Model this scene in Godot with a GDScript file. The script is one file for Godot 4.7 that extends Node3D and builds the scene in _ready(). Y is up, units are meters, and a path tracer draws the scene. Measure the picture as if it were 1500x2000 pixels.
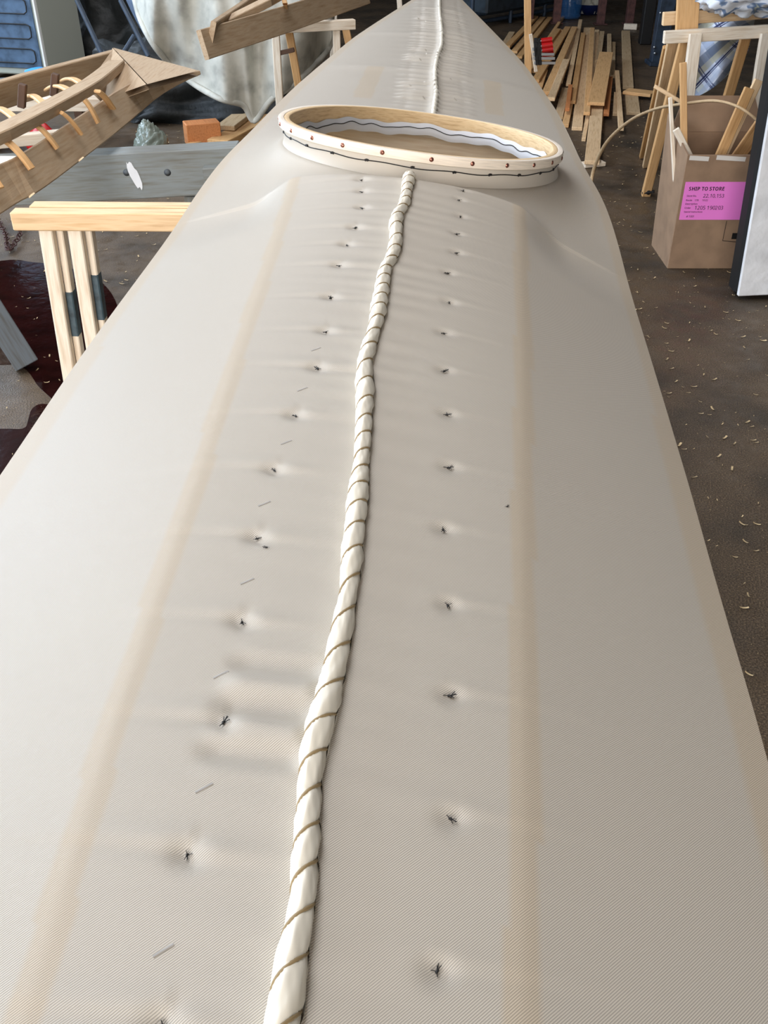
extends Node3D
# A workshop: a skin-on-frame kayak with a freshly sewn deck, seen from above its bow.
# Pixels of the 1500 x 2000 photograph are turned into rays; distances come from the floor, the kayak's deck or a usual height.

const FOCAL := 1850.0
const TILT := 35.0
const EYE := 1.5

var M := {}
var used := {}
var rng := RandomNumberGenerator.new()
var mesh_cache := {}

# ---------------------------------------------------------------- helpers: pixels
func ray(x: float, y: float) -> Vector3:
	var p := deg_to_rad(TILT)
	var a := (x - 750.0) / FOCAL
	var b := (y - 1000.0) / FOCAL
	return Vector3(a, -sin(p) - b * cos(p), -cos(p) + b * sin(p))

func on_h(x: float, y: float, h: float) -> Vector3:
	var r := ray(x, y)
	return Vector3(0, EYE, 0) + r * ((h - EYE) / r.y)

func on_z(x: float, y: float, z: float) -> Vector3:
	var r := ray(x, y)
	return Vector3(0, EYE, 0) + r * (-z / r.z)

# ---------------------------------------------------------------- helpers: objects
func numbered(called: String) -> String:
	if not used.has(called):
		used[called] = 0
		return called
	used[called] += 1
	return "%s_%03d" % [called, used[called]]

func tag(o: Node3D, label: String, category: String, group := "") -> void:
	o.set_meta("label", label)
	o.set_meta("category", category)
	if group:
		o.set_meta("group", group)

func thing(called: String, label: String, category: String, at := Vector3.ZERO, group := "") -> Node3D:
	var o := Node3D.new()
	o.name = numbered(called)
	add_child(o, true)
	o.position = at
	tag(o, label, category, group)
	return o

# a mesh given in world coordinates, as part of a thing (or of a part)
func part(mesh: Mesh, called: String, mat: Material, parent: Node3D, xf := Transform3D()) -> MeshInstance3D:
	var o := MeshInstance3D.new()
	o.name = called
	o.mesh = mesh
	o.material_override = mat
	parent.add_child(o, true)
	var base := Transform3D()
	var n: Node = parent
	while n != self:
		base = (n as Node3D).transform * base
		n = n.get_parent()
	o.transform = base.affine_inverse() * xf
	return o

# a thing that is one mesh, placed by its transform
func single(mesh: Mesh, called: String, mat: Material, xf: Transform3D, label: String, category: String, group := "") -> MeshInstance3D:
	var o := MeshInstance3D.new()
	o.name = numbered(called)
	o.mesh = mesh
	o.material_override = mat
	add_child(o, true)
	o.transform = xf
	tag(o, label, category, group)
	return o

func structure(mesh: Mesh, called: String, mat: Material, xf := Transform3D()) -> MeshInstance3D:
	var o := MeshInstance3D.new()
	o.name = called
	o.mesh = mesh
	o.material_override = mat
	add_child(o, true)
	o.transform = xf
	o.set_meta("kind", "structure")
	return o

# ---------------------------------------------------------------- helpers: shapes
func chamfer_box(sz: Vector3, c := 0.002) -> ArrayMesh:
	var key := "%.4f %.4f %.4f %.4f" % [sz.x, sz.y, sz.z, c]
	if mesh_cache.has(key):
		return mesh_cache[key]
	var st := SurfaceTool.new()
	st.begin(Mesh.PRIMITIVE_TRIANGLES)
	st.set_smooth_group(-1)
	var h := sz * 0.5
	c = minf(c, minf(h.x, minf(h.y, h.z)) * 0.45)
	var put := func(a: Vector3, b: Vector3, d: Vector3, e: Vector3) -> void:
		var n := (b - a).cross(d - a)
		var mid := (a + b + d + e) * 0.25
		var order := [a, b, d, a, d, e] if n.dot(mid) < 0.0 else [a, d, b, a, e, d]
		for v in order:
			st.add_vertex(v)
	for ax in 3:
		for sg in [-1.0, 1.0]:
			var q := []
			for k in [[-1, -1], [1, -1], [1, 1], [-1, 1]]:
				var v := Vector3()
				v[ax] = sg * h[ax]
				v[(ax + 1) % 3] = k[0] * (h[(ax + 1) % 3] - c)
				v[(ax + 2) % 3] = k[1] * (h[(ax + 2) % 3] - c)
				q.append(v)
			put.call(q[0], q[1], q[2], q[3])
	for ax in 3:
		var b1 := (ax + 1) % 3
		var b2 := (ax + 2) % 3
		for s1 in [-1.0, 1.0]:
			for s2 in [-1.0, 1.0]:
				var q := []
				for k in [-1.0, 1.0]:
					var v := Vector3(); v[ax] = k * (h[ax] - c); v[b1] = s1 * h[b1]; v[b2] = s2 * (h[b2] - c)
					var w := Vector3(); w[ax] = k * (h[ax] - c); w[b1] = s1 * (h[b1] - c); w[b2] = s2 * h[b2]
					q.append([v, w])
				put.call(q[0][0], q[0][1], q[1][1], q[1][0])
	for sx in [-1.0, 1.0]:
		for sy in [-1.0, 1.0]:
			for sz2 in [-1.0, 1.0]:
				var s := Vector3(sx, sy, sz2)
				var a := Vector3(h.x, h.y - c, h.z - c) * s
				var b := Vector3(h.x - c, h.y, h.z - c) * s
				var d := Vector3(h.x - c, h.y - c, h.z) * s
				var n := (b - a).cross(d - a)
				for v in ([a, b, d] if n.dot(s) < 0.0 else [a, d, b]):
					st.add_vertex(v)
	st.generate_normals()
	var m := st.commit()
	mesh_cache[key] = m
	return m

# a transform whose z runs from a to b, y as near to `up` as can be
func along(a: Vector3, b: Vector3, up := Vector3.UP) -> Transform3D:
	var z := (b - a).normalized()
	if absf(z.dot(up)) > 0.98:
		up = Vector3.RIGHT if absf(z.x) < 0.9 else Vector3.FORWARD
	var x := up.cross(z).normalized()
	return Transform3D(Basis(x, z.cross(x), z), (a + b) * 0.5)

# a sawn board from a to b: w across (x), t thick (y)
func stick(a: Vector3, b: Vector3, w: float, t: float, called: String, mat: Material, parent: Node3D, up := Vector3.UP, c := 0.0025) -> MeshInstance3D:
	return part(chamfer_box(Vector3(w, t, snappedf(a.distance_to(b), 0.001)), c), called, mat, parent, along(a, b, up))

func grid_mesh(nu: int, nv: int, f: Callable, closed_u := false, uvs := Vector2.ONE) -> ArrayMesh:
	var V := PackedVector3Array(); var N := PackedVector3Array(); var U := PackedVector2Array(); var I := PackedInt32Array()
	V.resize(nu * nv); N.resize(nu * nv); U.resize(nu * nv)
	for j in nv:
		for i in nu:
			V[j * nu + i] = f.call(float(i) / (nu - 1), float(j) / (nv - 1))
			U[j * nu + i] = Vector2(float(i) / (nu - 1) * uvs.x, float(j) / (nv - 1) * uvs.y)
	for j in nv:
		for i in nu:
			var i0 := i - 1; var i1 := i + 1
			if closed_u:
				i0 = nu - 2 if i == 0 else i - 1
				i1 = 1 if i == nu - 1 else i + 1
			else:
				i0 = maxi(i0, 0); i1 = mini(i1, nu - 1)
			var dx := V[j * nu + i1] - V[j * nu + i0]
			var dy := V[mini(j + 1, nv - 1) * nu + i] - V[maxi(j - 1, 0) * nu + i]
			N[j * nu + i] = dy.cross(dx).normalized()
	for j in nv - 1:
		for i in nu - 1:
			var k := j * nu + i
			I.append_array([k, k + 1, k + nu, k + 1, k + nu + 1, k + nu])
	return arrays_mesh(V, N, U, I)

func arrays_mesh(V: PackedVector3Array, N: PackedVector3Array, U: PackedVector2Array, I: PackedInt32Array, C := PackedColorArray()) -> ArrayMesh:
	var a := []
	a.resize(Mesh.ARRAY_MAX)
	a[Mesh.ARRAY_VERTEX] = V
	a[Mesh.ARRAY_NORMAL] = N
	if U.size():
		a[Mesh.ARRAY_TEX_UV] = U
	if C.size():
		a[Mesh.ARRAY_COLOR] = C
	a[Mesh.ARRAY_INDEX] = I
	var m := ArrayMesh.new()
	m.add_surface_from_arrays(Mesh.PRIMITIVE_TRIANGLES, a)
	return m

# a round tube through points, with caps
func tube(pts: Array, r: float, sides := 8, flat := 1.0) -> ArrayMesh:
	var n := pts.size()
	var V := PackedVector3Array(); var N := PackedVector3Array(); var U := PackedVector2Array(); var I := PackedInt32Array()
	var side := Vector3.ZERO
	for i in n:
		var t: Vector3 = (pts[mini(i + 1, n - 1)] - pts[maxi(i - 1, 0)]).normalized()
		if side == Vector3.ZERO:
			side = t.cross(Vector3.UP if absf(t.y) < 0.9 else Vector3.RIGHT).normalized()
		side = (side - t * side.dot(t)).normalized()
		var up := side.cross(t)
		for k in sides + 1:
			var an := TAU * k / sides
			var d := side * cos(an) + up * sin(an)
			V.append(pts[i] + side * cos(an) * r + up * sin(an) * r * flat)
			N.append(d)
			U.append(Vector2(float(k) / sides, float(i)))
	for i in n - 1:
		for k in sides:
			var a := i * (sides + 1) + k
			I.append_array([a, a + 1, a + sides + 1, a + 1, a + sides + 2, a + sides + 1])
	for e in [0, n - 1]:
		var c0 := V.size()
		V.append(pts[e]); N.append((pts[e] - pts[1 if e == 0 else n - 2]).normalized()); U.append(Vector2.ZERO)
		for k in sides:
			var a: int = e * (sides + 1) + k
			I.append_array([c0, a + 1, a] if e == 0 else [c0, a, a + 1])
	return arrays_mesh(V, N, U, I)

func curve_points(ctrl: Array, steps: int) -> Array:
	var out := []
	for i in ctrl.size() - 1:
		var p0: Vector3 = ctrl[maxi(i - 1, 0)]; var p1: Vector3 = ctrl[i]; var p2: Vector3 = ctrl[i + 1]; var p3: Vector3 = ctrl[mini(i + 2, ctrl.size() - 1)]
		for k in steps:
			out.append(p1.cubic_interpolate(p2, p0, p3, float(k) / steps))
	out.append(ctrl[-1])
	return out

func lathe(profile: Array, sides := 24) -> ArrayMesh:
	return grid_mesh(sides + 1, profile.size(), func(u: float, v: float) -> Vector3:
		var p: Vector2 = profile[roundi(v * (profile.size() - 1))]
		return Vector3(cos(TAU * u) * p.x, p.y, sin(TAU * u) * p.x), true)

# ---------------------------------------------------------------- helpers: materials
func noise(freq: float, octaves := 4, kind := FastNoiseLite.TYPE_SIMPLEX_SMOOTH, sd := 1) -> FastNoiseLite:
	var n := FastNoiseLite.new()
	n.noise_type = kind
	n.frequency = freq
	n.fractal_octaves = octaves
	n.seed = sd
	return n

func noise_tex(n: FastNoiseLite, stops: Array, size := 512, bump := 0.0) -> NoiseTexture2D:
	var t := NoiseTexture2D.new()
	t.width = size; t.height = size; t.seamless = true; t.noise = n
	if bump > 0.0:
		t.as_normal_map = true
		t.bump_strength = bump
	else:
		var g := Gradient.new()
		g.offsets = PackedFloat32Array(stops.map(func(s): return s[0]))
		g.colors = PackedColorArray(stops.map(func(s): return s[1]))
		t.color_ramp = g
	return t

func mat(color: Color, rough := 0.7, called := "") -> StandardMaterial3D:
	var m := StandardMaterial3D.new()
	m.albedo_color = color
	m.roughness = rough
	m.resource_name = called
	return m

var grain_tex: NoiseTexture2D
var grain_bump: NoiseTexture2D
var blotch_tex: NoiseTexture2D
var blotch_bump: NoiseTexture2D

# sawn wood: grain along the piece's own z
func wood(color: Color, rough := 0.65, shift := 0.0, k := 1.0) -> StandardMaterial3D:
	var m := mat(color, rough, "wood")
	m.albedo_texture = grain_tex
	m.normal_enabled = true
	m.normal_texture = grain_bump
	m.normal_scale = 0.25
	m.uv1_triplanar = true
	m.uv1_scale = Vector3(9, 9, 0.7) * k
	m.uv1_offset = Vector3(shift, shift * 1.7, shift * 0.6)
	return m

func rough_mat(color: Color, rough: float, scale: float, bump := 0.4) -> StandardMaterial3D:
	var m := mat(color, rough)
	m.albedo_texture = blotch_tex
	m.normal_enabled = true
	m.normal_texture = blotch_bump
	m.normal_scale = bump
	m.uv1_triplanar = true
	m.uv1_scale = Vector3.ONE * scale
	return m

func make_materials() -> void:
	grain_tex = noise_tex(noise(0.012, 5, FastNoiseLite.TYPE_SIMPLEX_SMOOTH, 3), [[0.0, Color(0.84, 0.78, 0.70)], [0.35, Color(0.95, 0.92, 0.88)], [0.6, Color(1, 0.99, 0.97)], [1.0, Color(0.92, 0.86, 0.78)]])
	grain_bump = noise_tex(noise(0.02, 4, FastNoiseLite.TYPE_SIMPLEX_SMOOTH, 3), [], 512, 3.0)
	blotch_tex = noise_tex(noise(0.01, 6, FastNoiseLite.TYPE_SIMPLEX_SMOOTH, 9), [[0.0, Color(0.62, 0.62, 0.62)], [0.5, Color(0.9, 0.9, 0.9)], [1.0, Color(1, 1, 1)]])
	var soft_tex := noise_tex(noise(0.012, 5, FastNoiseLite.TYPE_SIMPLEX_SMOOTH, 19), [[0.0, Color(0.88, 0.88, 0.88)], [0.6, Color(0.97, 0.97, 0.97)], [1.0, Color(1, 1, 1)]])
	blotch_bump = noise_tex(noise(0.02, 5, FastNoiseLite.TYPE_SIMPLEX_SMOOTH, 9), [], 512, 4.0)
	# balanced twill of undyed nylon: diagonal ribs, eight to a tile
	var n := 128
	var hi := Image.create(n, n, false, Image.FORMAT_RGBA8)
	var co := Image.create(n, n, false, Image.FORMAT_RGBA8)
	for y in n:
		for x in n:
			var rib := 0.5 + 0.5 * cos(TAU * (x - y) * 8.0 / n)
			var strand := 0.5 + 0.5 * cos(TAU * (x + y) * 16.0 / n)
			var h := pow(rib, 0.7) * (0.8 + 0.2 * strand)
			hi.set_pixel(x, y, Color(h, h, h))
			var v := 0.70 + 0.30 * pow(rib, 0.5) * (0.85 + 0.15 * strand)
			co.set_pixel(x, y, Color(v, v * 0.995, v * 0.985))
	hi.bump_map_to_normal_map(2.2)
	var skin := mat(Color.WHITE, 0.42, "nylon_skin")
	skin.vertex_color_use_as_albedo = true
	skin.albedo_texture = ImageTexture.create_from_image(co)
	skin.normal_enabled = true
	skin.normal_texture = ImageTexture.create_from_image(hi)
	skin.normal_scale = 0.55
	skin.metallic_specular = 0.5
	skin.backlight_enabled = true
	skin.backlight = Color(0.60, 0.52, 0.38)
	M.skin = skin
	var plain := mat(Color(0.80, 0.775, 0.725), 0.5, "nylon_plain")
	plain.backlight_enabled = true
	plain.backlight = Color(0.60, 0.52, 0.38)
	M.skin_plain = plain
	M.welt = mat(Color(0.86, 0.835, 0.77), 0.36, "welt_nylon")
	M.thread_tan = mat(Color(0.55, 0.47, 0.33), 0.6)
	M.thread_black = mat(Color(0.06, 0.055, 0.05), 0.6)
	M.pencil = mat(Color(0.60, 0.58, 0.55), 0.7)
	M.ash = wood(Color(0.90, 0.80, 0.64), 0.5, 0.3)
	M.ash_pale = wood(Color(0.95, 0.90, 0.83), 0.55, 0.8)
	for m in [M.ash, M.ash_pale]:
		m.uv1_triplanar = false
		m.uv1_scale = Vector3.ONE
	M.ash_pale.albedo_texture = soft_tex
	M.rib = wood(Color(0.89, 0.81, 0.67), 0.6, 0.1)
	M.collar = mat(Color(0.80, 0.81, 0.83), 0.6)
	M.copper = mat(Color(0.62, 0.42, 0.36), 0.28); M.copper.metallic = 0.9
	M.pine = wood(Color(0.90, 0.79, 0.64), 0.6, 0.2)
	M.pine_b = wood(Color(0.86, 0.70, 0.50), 0.65, 0.55)
	M.pine_c = wood(Color(0.80, 0.64, 0.44), 0.65, 0.9)
	M.pine_white = wood(Color(0.92, 0.885, 0.83), 0.6, 0.4)
	M.pine_red = wood(Color(0.76, 0.50, 0.30), 0.65, 0.7)
	M.pine_grey = wood(Color(0.76, 0.67, 0.54), 0.7, 0.15)
	M.cedar = wood(Color(0.72, 0.635, 0.53), 0.6, 0.35)
	M.dark_peg = wood(Color(0.32, 0.22, 0.15), 0.6, 0.35)
	M.grey_timber = wood(Color(0.52, 0.55, 0.56), 0.8, 0.5)
	M.grey_dark = wood(Color(0.36, 0.39, 0.42), 0.8, 0.25)
	M.paint_white = rough_mat(Color(0.92, 0.93, 0.94), 0.6, 0.7)
	M.paint_white.albedo_texture = soft_tex
	M.paint_blue = rough_mat(Color(0.28, 0.36, 0.40), 0.5, 6.0)
	M.black = mat(Color(0.035, 0.035, 0.04), 0.6)
	M.steel = mat(Color(0.72, 0.74, 0.76), 0.3); M.steel.metallic = 0.9
	M.red = mat(Color(0.70, 0.06, 0.07), 0.35)
	M.card = rough_mat(Color(0.60, 0.49, 0.39), 0.8, 1.5, 0.1)
	M.card.albedo_texture = soft_tex
	M.tape = mat(Color(0.85, 0.83, 0.8), 0.15)
	M.pink = mat(Color(0.93, 0.50, 0.84), 0.7)
	M.ink = mat(Color(0.10, 0.05, 0.12), 0.7)
	M.tarp = rough_mat(Color(0.80, 0.79, 0.74), 0.75, 1.2, 0.3)
	M.tarp_blue = rough_mat(Color(0.38, 0.45, 0.55), 0.7, 1.2, 0.3)
	M.heap = rough_mat(Color(0.10, 0.115, 0.115), 0.6, 2.0, 0.8)
	M.heap_green = rough_mat(Color(0.13, 0.18, 0.16), 0.6, 2.0, 0.8)
	M.fridge_back = rough_mat(Color(0.33, 0.43, 0.54), 0.6, 1.5, 0.1)
	M.fridge_side = mat(Color(0.66, 0.68, 0.64), 0.45)
	M.fridge_trim = mat(Color(0.9, 0.91, 0.9), 0.4)
	M.machine = rough_mat(Color(0.17, 0.22, 0.26), 0.5, 2.0, 0.2)
	M.column = rough_mat(Color(0.20, 0.26, 0.33), 0.5, 2.0, 0.2)
	M.rust = rough_mat(Color(0.36, 0.22, 0.20), 0.7, 3.0, 0.3)
	M.glove = mat(Color(0.18, 0.55, 0.85), 0.5)
	M.bag = mat(Color(0.45, 0.48, 0.44), 0.25)
	M.shaving = mat(Color(0.83, 0.74, 0.58), 0.8)
	M.wall = rough_mat(Color(0.55, 0.54, 0.51), 0.9, 0.5, 0.3)
	M.roof = rough_mat(Color(0.38, 0.35, 0.32), 0.9, 0.5, 0.3)

# ---------------------------------------------------------------- the kayak's own coordinates
# s metres along the keel line from under the eye towards the stern, u metres to the right of it
const K_O := -0.066
const K_AX := 0.0784
const K_AZ := 0.9969
const HEEL := 0.1       # she sits heeled to the right
const SHEER := 0.406    # how far the gunwale plane lies below the eye
const SHOULDER_FALL := 0.38  # share of its height the side deck loses towards the deck beam
const MASIK := 1.13     # the arched deck beam before the cockpit

var GUN_L := [[-1.3, 0.0], [-1.0, -0.085], [-0.5, -0.185], [0.0, -0.236], [0.3, -0.254], [0.57, -0.2635], [0.73, -0.27], [0.9, -0.274], [1.2, -0.277], [1.63, -0.276], [1.81, -0.271], [2.0, -0.261], [2.34, -0.235], [2.65, -0.208], [3.41, -0.114], [3.8, -0.066], [4.1, -0.036]]
var GUN_R := [[-1.3, 0.0], [-1.0, 0.085], [-0.5, 0.185], [0.0, 0.235], [0.385, 0.258], [0.535, 0.262], [0.7, 0.267], [1.05, 0.2735], [1.33, 0.276], [1.57, 0.2715], [1.93, 0.259], [2.08, 0.25], [2.5, 0.2095], [2.865, 0.157], [3.56, 0.047], [3.85, 0.002], [4.1, -0.034]]
var STR_L := [[-1.3, 0.0], [-0.8, -0.04], [0.0, -0.078], [0.19, -0.088], [0.33, -0.096], [0.54, -0.103], [0.68, -0.109], [0.9, -0.117], [1.13, -0.128]]
var STR_R := [[-1.3, 0.0], [-0.8, 0.05], [0.0, 0.098], [0.21, 0.107], [0.4, 0.114], [0.57, 0.12], [0.74, 0.127], [0.92, 0.132], [1.13, 0.138]]
var ROPE := [[-0.3, 0.0], [0.0, 0.006], [0.17, 0.011], [0.19, 0.012], [0.205, 0.012], [0.22, 0.012], [0.236, 0.0125], [0.254, 0.011], [0.269, 0.01], [0.285, 0.0085], [0.302, 0.007], [0.32, 0.007], [0.34, 0.0085], [0.357, 0.0098], [0.379, 0.0105], [0.398, 0.011], [0.42, 0.0115], [0.445, 0.011], [0.468, 0.01], [0.492, 0.009], [0.519, 0.008], [0.547, 0.007], [0.57, 0.006], [0.596, 0.0045], [0.615, 0.003], [0.643, 0.001], [0.673, -0.002], [0.696, -0.0035], [0.721, -0.0025], [0.748, -0.001], [0.776, -0.0005], [0.816, -0.0005], [0.869, -0.0005], [0.893, 0.003], [0.937, 0.0045], [0.968, 0.002], [0.997, 0.002], [1.039, 0.007], [1.085, 0.007], [1.126, 0.008], [1.139, 0.0075]]
var AFT := [[1.74, 0.013], [1.87, 0.013], [1.975, 0.012], [2.1, 0.006], [2.2, 0.003], [2.38, 0.003], [2.5, 0.007], [2.63, 0.004], [2.79, -0.001], [3.06, -0.013], [3.39, -0.024], [3.9, -0.034]]
var KNOT_L := [[1.109, -0.047], [1.072, -0.043], [1.024, -0.038], [0.97, -0.04], [0.927, -0.044], [0.878, -0.046], [0.81, -0.046], [0.746, -0.042], [0.685, -0.041], [0.615, -0.048], [0.546, -0.052], [0.474, -0.051], [0.401, -0.046], [0.329, -0.041], [0.256, -0.042], [0.184, -0.034], [0.112, -0.03]]
var KNOT_R := [[1.121, 0.07], [1.087, 0.066], [1.039, 0.068], [0.989, 0.065], [0.942, 0.066], [0.89, 0.058], [0.829, 0.061], [0.769, 0.058], [0.705, 0.06], [0.642, 0.064], [0.574, 0.067], [0.505, 0.065], [0.436, 0.07], [0.367, 0.073], [0.292, 0.075], [0.219, 0.071], [0.14, 0.07]]
var PENCIL := [[0.713, -0.046], [0.65, -0.048], [0.578, -0.049], [0.507, -0.052], [0.433, -0.049], [0.36, -0.049], [0.29, -0.042], [0.212, -0.041]]

# the cockpit rim
const RIM_S := 1.437
const RIM_U := 0.012
const RIM_A := 0.285
const RIM_B := 0.199
const RIM_D := 0.33
const RIM_PITCH := 0.145
const RIM_HEEL := 0.107
const RIM_YAW := 0.06
const RIM_N := 2.2

func at_s(tab: Array, s: float) -> float:
	var n := tab.size()
	if s <= tab[0][0]: return tab[0][1]
	if s >= tab[n - 1][0]: return tab[n - 1][1]
	var i := 0
	while tab[i + 1][0] < s: i += 1
	var a: Array = tab[maxi(i - 1, 0)]; var b: Array = tab[i]; var c: Array = tab[i + 1]; var d: Array = tab[mini(i + 2, n - 1)]
	var span: float = c[0] - b[0]
	var m0: float = (c[1] - a[1]) / (c[0] - a[0])
	var m1: float = (d[1] - b[1]) / (d[0] - b[0])
	var t: float = (s - b[0]) / span
	var t2 := t * t; var t3 := t2 * t
	return (2 * t3 - 3 * t2 + 1) * b[1] + (t3 - 2 * t2 + t) * span * m0 + (-2 * t3 + 3 * t2) * c[1] + (t3 - t2) * span * m1

func kayak(s: float, u: float, e: float) -> Vector3:
	return Vector3(K_O + s * K_AX + u * K_AZ, EYE - SHEER - HEEL * u + e, -(s * K_AZ - u * K_AX))

func ridge_e(s: float) -> float:
	var t := clampf((MASIK - s) / 1.1, 0.0, 2.0)
	return maxf(0.0, 0.075 - 0.055 * t + 0.006 * t * (1.0 - t))

func arch_e(s: float) -> float:
	return 0.003 + 0.018 * pow(clampf((s - 0.1) / 1.03, 0.0, 1.0), 1.5)

# in the rim's own plane: x along, y across
func rim_local(s: float, u: float) -> Vector2:
	return Vector2(s - RIM_S, u - RIM_U).rotated(-RIM_YAW)

func rim_ratio(l: Vector2) -> float:
	return pow(pow(absf(l.x) / RIM_A, RIM_N) + pow(absf(l.y) / RIM_B, RIM_N), 1.0 / RIM_N)

# elevation of the rim's top above the gunwale plane
func rim_e(s: float, u: float) -> float:
	var l := rim_local(s, u)
	return SHEER + HEEL * u - (RIM_D + RIM_PITCH * l.x + RIM_HEEL * l.y)

# row: [s, left gunwale, right gunwale, left stringer, right stringer, ridge, arch, seam]
func row_at(s: float) -> Array:
	var k := minf(s, MASIK)
	return [s, at_s(GUN_L, s), at_s(GUN_R, s), at_s(STR_L, k), at_s(STR_R, k), ridge_e(k), arch_e(k), at_s(ROPE, s) if s < 1.45 else at_s(AFT, s)]

# metres the taut skin stands above the gunwale plane at u, before folds (geometry, no colour)
func smooth_e(r: Array, u: float) -> float:
	var s: float = r[0]
	var height_m: float
	if u < r[3]:
		height_m = r[5] * clampf((u - r[1]) / maxf(r[3] - r[1], 1e-4), 0.0, 1.0)
	elif u > r[4]:
		height_m = r[5] * clampf((r[2] - u) / maxf(r[2] - r[4], 1e-4), 0.0, 1.0)
	else:
		var q: float = (u - 0.5 * (r[3] + r[4])) / maxf(0.5 * (r[4] - r[3]), 1e-4)
		height_m = r[5] + r[6] * (1.0 - q * q)
	if s > MASIK - 0.14 and s <= MASIK:
		# height only: outside the stringers the skin sinks towards the gunwale before the deck beam
		var sink := height_m * SHOULDER_FALL * smoothstep(0.0, 0.06, maxf(r[3] - u, u - r[4])) * smoothstep(MASIK - 0.14, MASIK, s)
		height_m -= sink
	if s > MASIK:
		var wide: float = maxf(0.5 * (r[2] - r[1]), 0.001)
		var q: float = (u - 0.5 * (r[1] + r[2])) / wide
		var f := exp(-(s - MASIK) / 0.085)
		var beyond := smoothstep(0.0, 0.06, maxf(r[3] - u, u - r[4]))
		f = lerpf(f, (1.0 - SHOULDER_FALL) * (1.0 - smoothstep(MASIK, MASIK + 0.16, s)), beyond)  # still height
		var crown := 0.014 * (1.0 - q * q) * clampf(wide / 0.2, 0.0, 1.0)
		crown += (0.0035 * exp(-pow((s - 2.2) / 0.03, 2.0)) + 0.0035 * exp(-pow((s - 2.67) / 0.03, 2.0))) * (1.0 - q * q)
		height_m = height_m * f + crown * (1.0 - f)
	if s > 0.95 and s < 2.0:
		var l := rim_local(s, u)
		var rr := rim_ratio(l)
		var d := maxf(0.0, (rr - 1.0) * l.length() / maxf(rr, 0.01))
		var out := smoothstep(0.0, 0.06, maxf(r[3] - u, u - r[4]))
		var lift := rim_e(s, u) - 0.034 - height_m
		height_m += lift * exp(-d / 0.055) * smoothstep(lerpf(MASIK - 0.03, MASIK - 0.16, out), lerpf(MASIK + 0.02, MASIK + 0.10, out), s)
	return height_m

func fold_e(r: Array, u: float) -> float:
	var s: float = r[0]
	var d: float = u - r[7]
	var ad := absf(d)
	var e := 0.0
	if s < 1.16:
		if s < 0.05: return 0.0
		# gathers that the lacing pulls across the seam
		var strong := 0.00018 + 0.00034 * smoothstep(0.45, 0.95, s)
		e += strong * sin(TAU * s / 0.0245 + 1.7 * sin(s * 37.0) + 30.0 * d) * exp(-ad / 0.04)
		e += strong * 0.6 * sin(TAU * s / 0.041 + 2.1 * sin(s * 19.0 + 1.0) - 9.0 * d) * exp(-ad / 0.06)
		# skin drawn up to the seam
		e += 0.0016 * exp(-ad / 0.010)
		# one slack gather left of the seam
		if d < 0.0 and s > 0.29 and s < 0.40:
			var w := smoothstep(0.292, 0.315, s) * (1.0 - smoothstep(0.365, 0.39, s)) * smoothstep(-0.062, -0.046, d) * (1.0 - smoothstep(-0.012, -0.004, d))
			e += 0.0022 * w * sin(TAU * (s - 0.318) / 0.030)
		for k in KNOT_L:
			var ds: float = s - k[0]
			if absf(ds) > 0.035: continue
			var du: float = u - k[1]
			if absf(du) > 0.16: continue
			e -= 0.0024 * exp(-(ds * ds + du * du) / 0.00005)
			if du < 0.0:
				e -= 0.0013 * exp(-pow((ds - 0.02 * du) / 0.0032, 2.0)) * exp(du / 0.035)
				e += 0.0009 * exp(-pow((ds - 0.007 - 0.02 * du) / 0.006, 2.0)) * exp(du / 0.035)
			else:
				e += 0.0016 * exp(-pow((ds - 0.003) / 0.0045, 2.0)) * exp(-du / 0.022) * (1.0 - exp(-du / 0.003))
				e -= 0.0009 * exp(-pow((ds + 0.004) / 0.003, 2.0)) * exp(-du / 0.03)
		for k in KNOT_R:
			var ds: float = s - k[0]
			if absf(ds) > 0.035: continue
			var du: float = u - k[1]
			if absf(du) > 0.12: continue
			e -= 0.0022 * exp(-(ds * ds + du * du) / 0.00004)
			if du > 0.0:
				e -= 0.0007 * exp(-pow((ds - 0.01 * du) / 0.003, 2.0)) * exp(-du / 0.03)
				e += 0.0006 * exp(-pow((ds - 0.006) / 0.004, 2.0)) * exp(-du / 0.03)
			else:
				e += 0.0008 * exp(-pow((ds - 0.006) / 0.005, 2.0)) * exp(du / 0.012)
	elif s > 1.72:
		# close, hard gathers of the after deck
		var reach := 1.0 - smoothstep(0.05, 0.085, ad)
		var a := 0.0050 * (1.0 - smoothstep(2.9, 3.6, s) * 0.4)
		var ph := TAU * s / 0.037 + 2.3 * sin(s * 13.0) + (0.9 if d > 0.0 else 0.0) - 8.0 * d
		var lot := fposmod(sin(floorf(ph / TAU - 0.25) * 12.9898 + (2.0 if d > 0.0 else 0.0)) * 43758.5, 1.0)
		a *= 0.35 + 1.15 * lot
		e += a * reach * pow(0.5 + 0.5 * sin(ph), 2.5) * (1.0 if d < 0.0 else 0.75)
		e -= 0.0014 * exp(-pow((ad - 0.055) / 0.008, 2.0)) * (0.5 + 0.5 * sin(ph))
		e += 0.006 * exp(-pow(d / 0.009, 2.0))
		e += 0.0004 * sin(ph * 0.5) * exp(-maxf(ad - 0.06, 0.0) / 0.04)
	return e

func deck_e(s: float, u: float) -> float:
	var r := row_at(s)
	return smooth_e(r, u) + fold_e(r, u)

func deck_at(s: float, u: float, lift := 0.0) -> Vector3:
	return kayak(s, u, deck_e(s, u) + lift)

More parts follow.
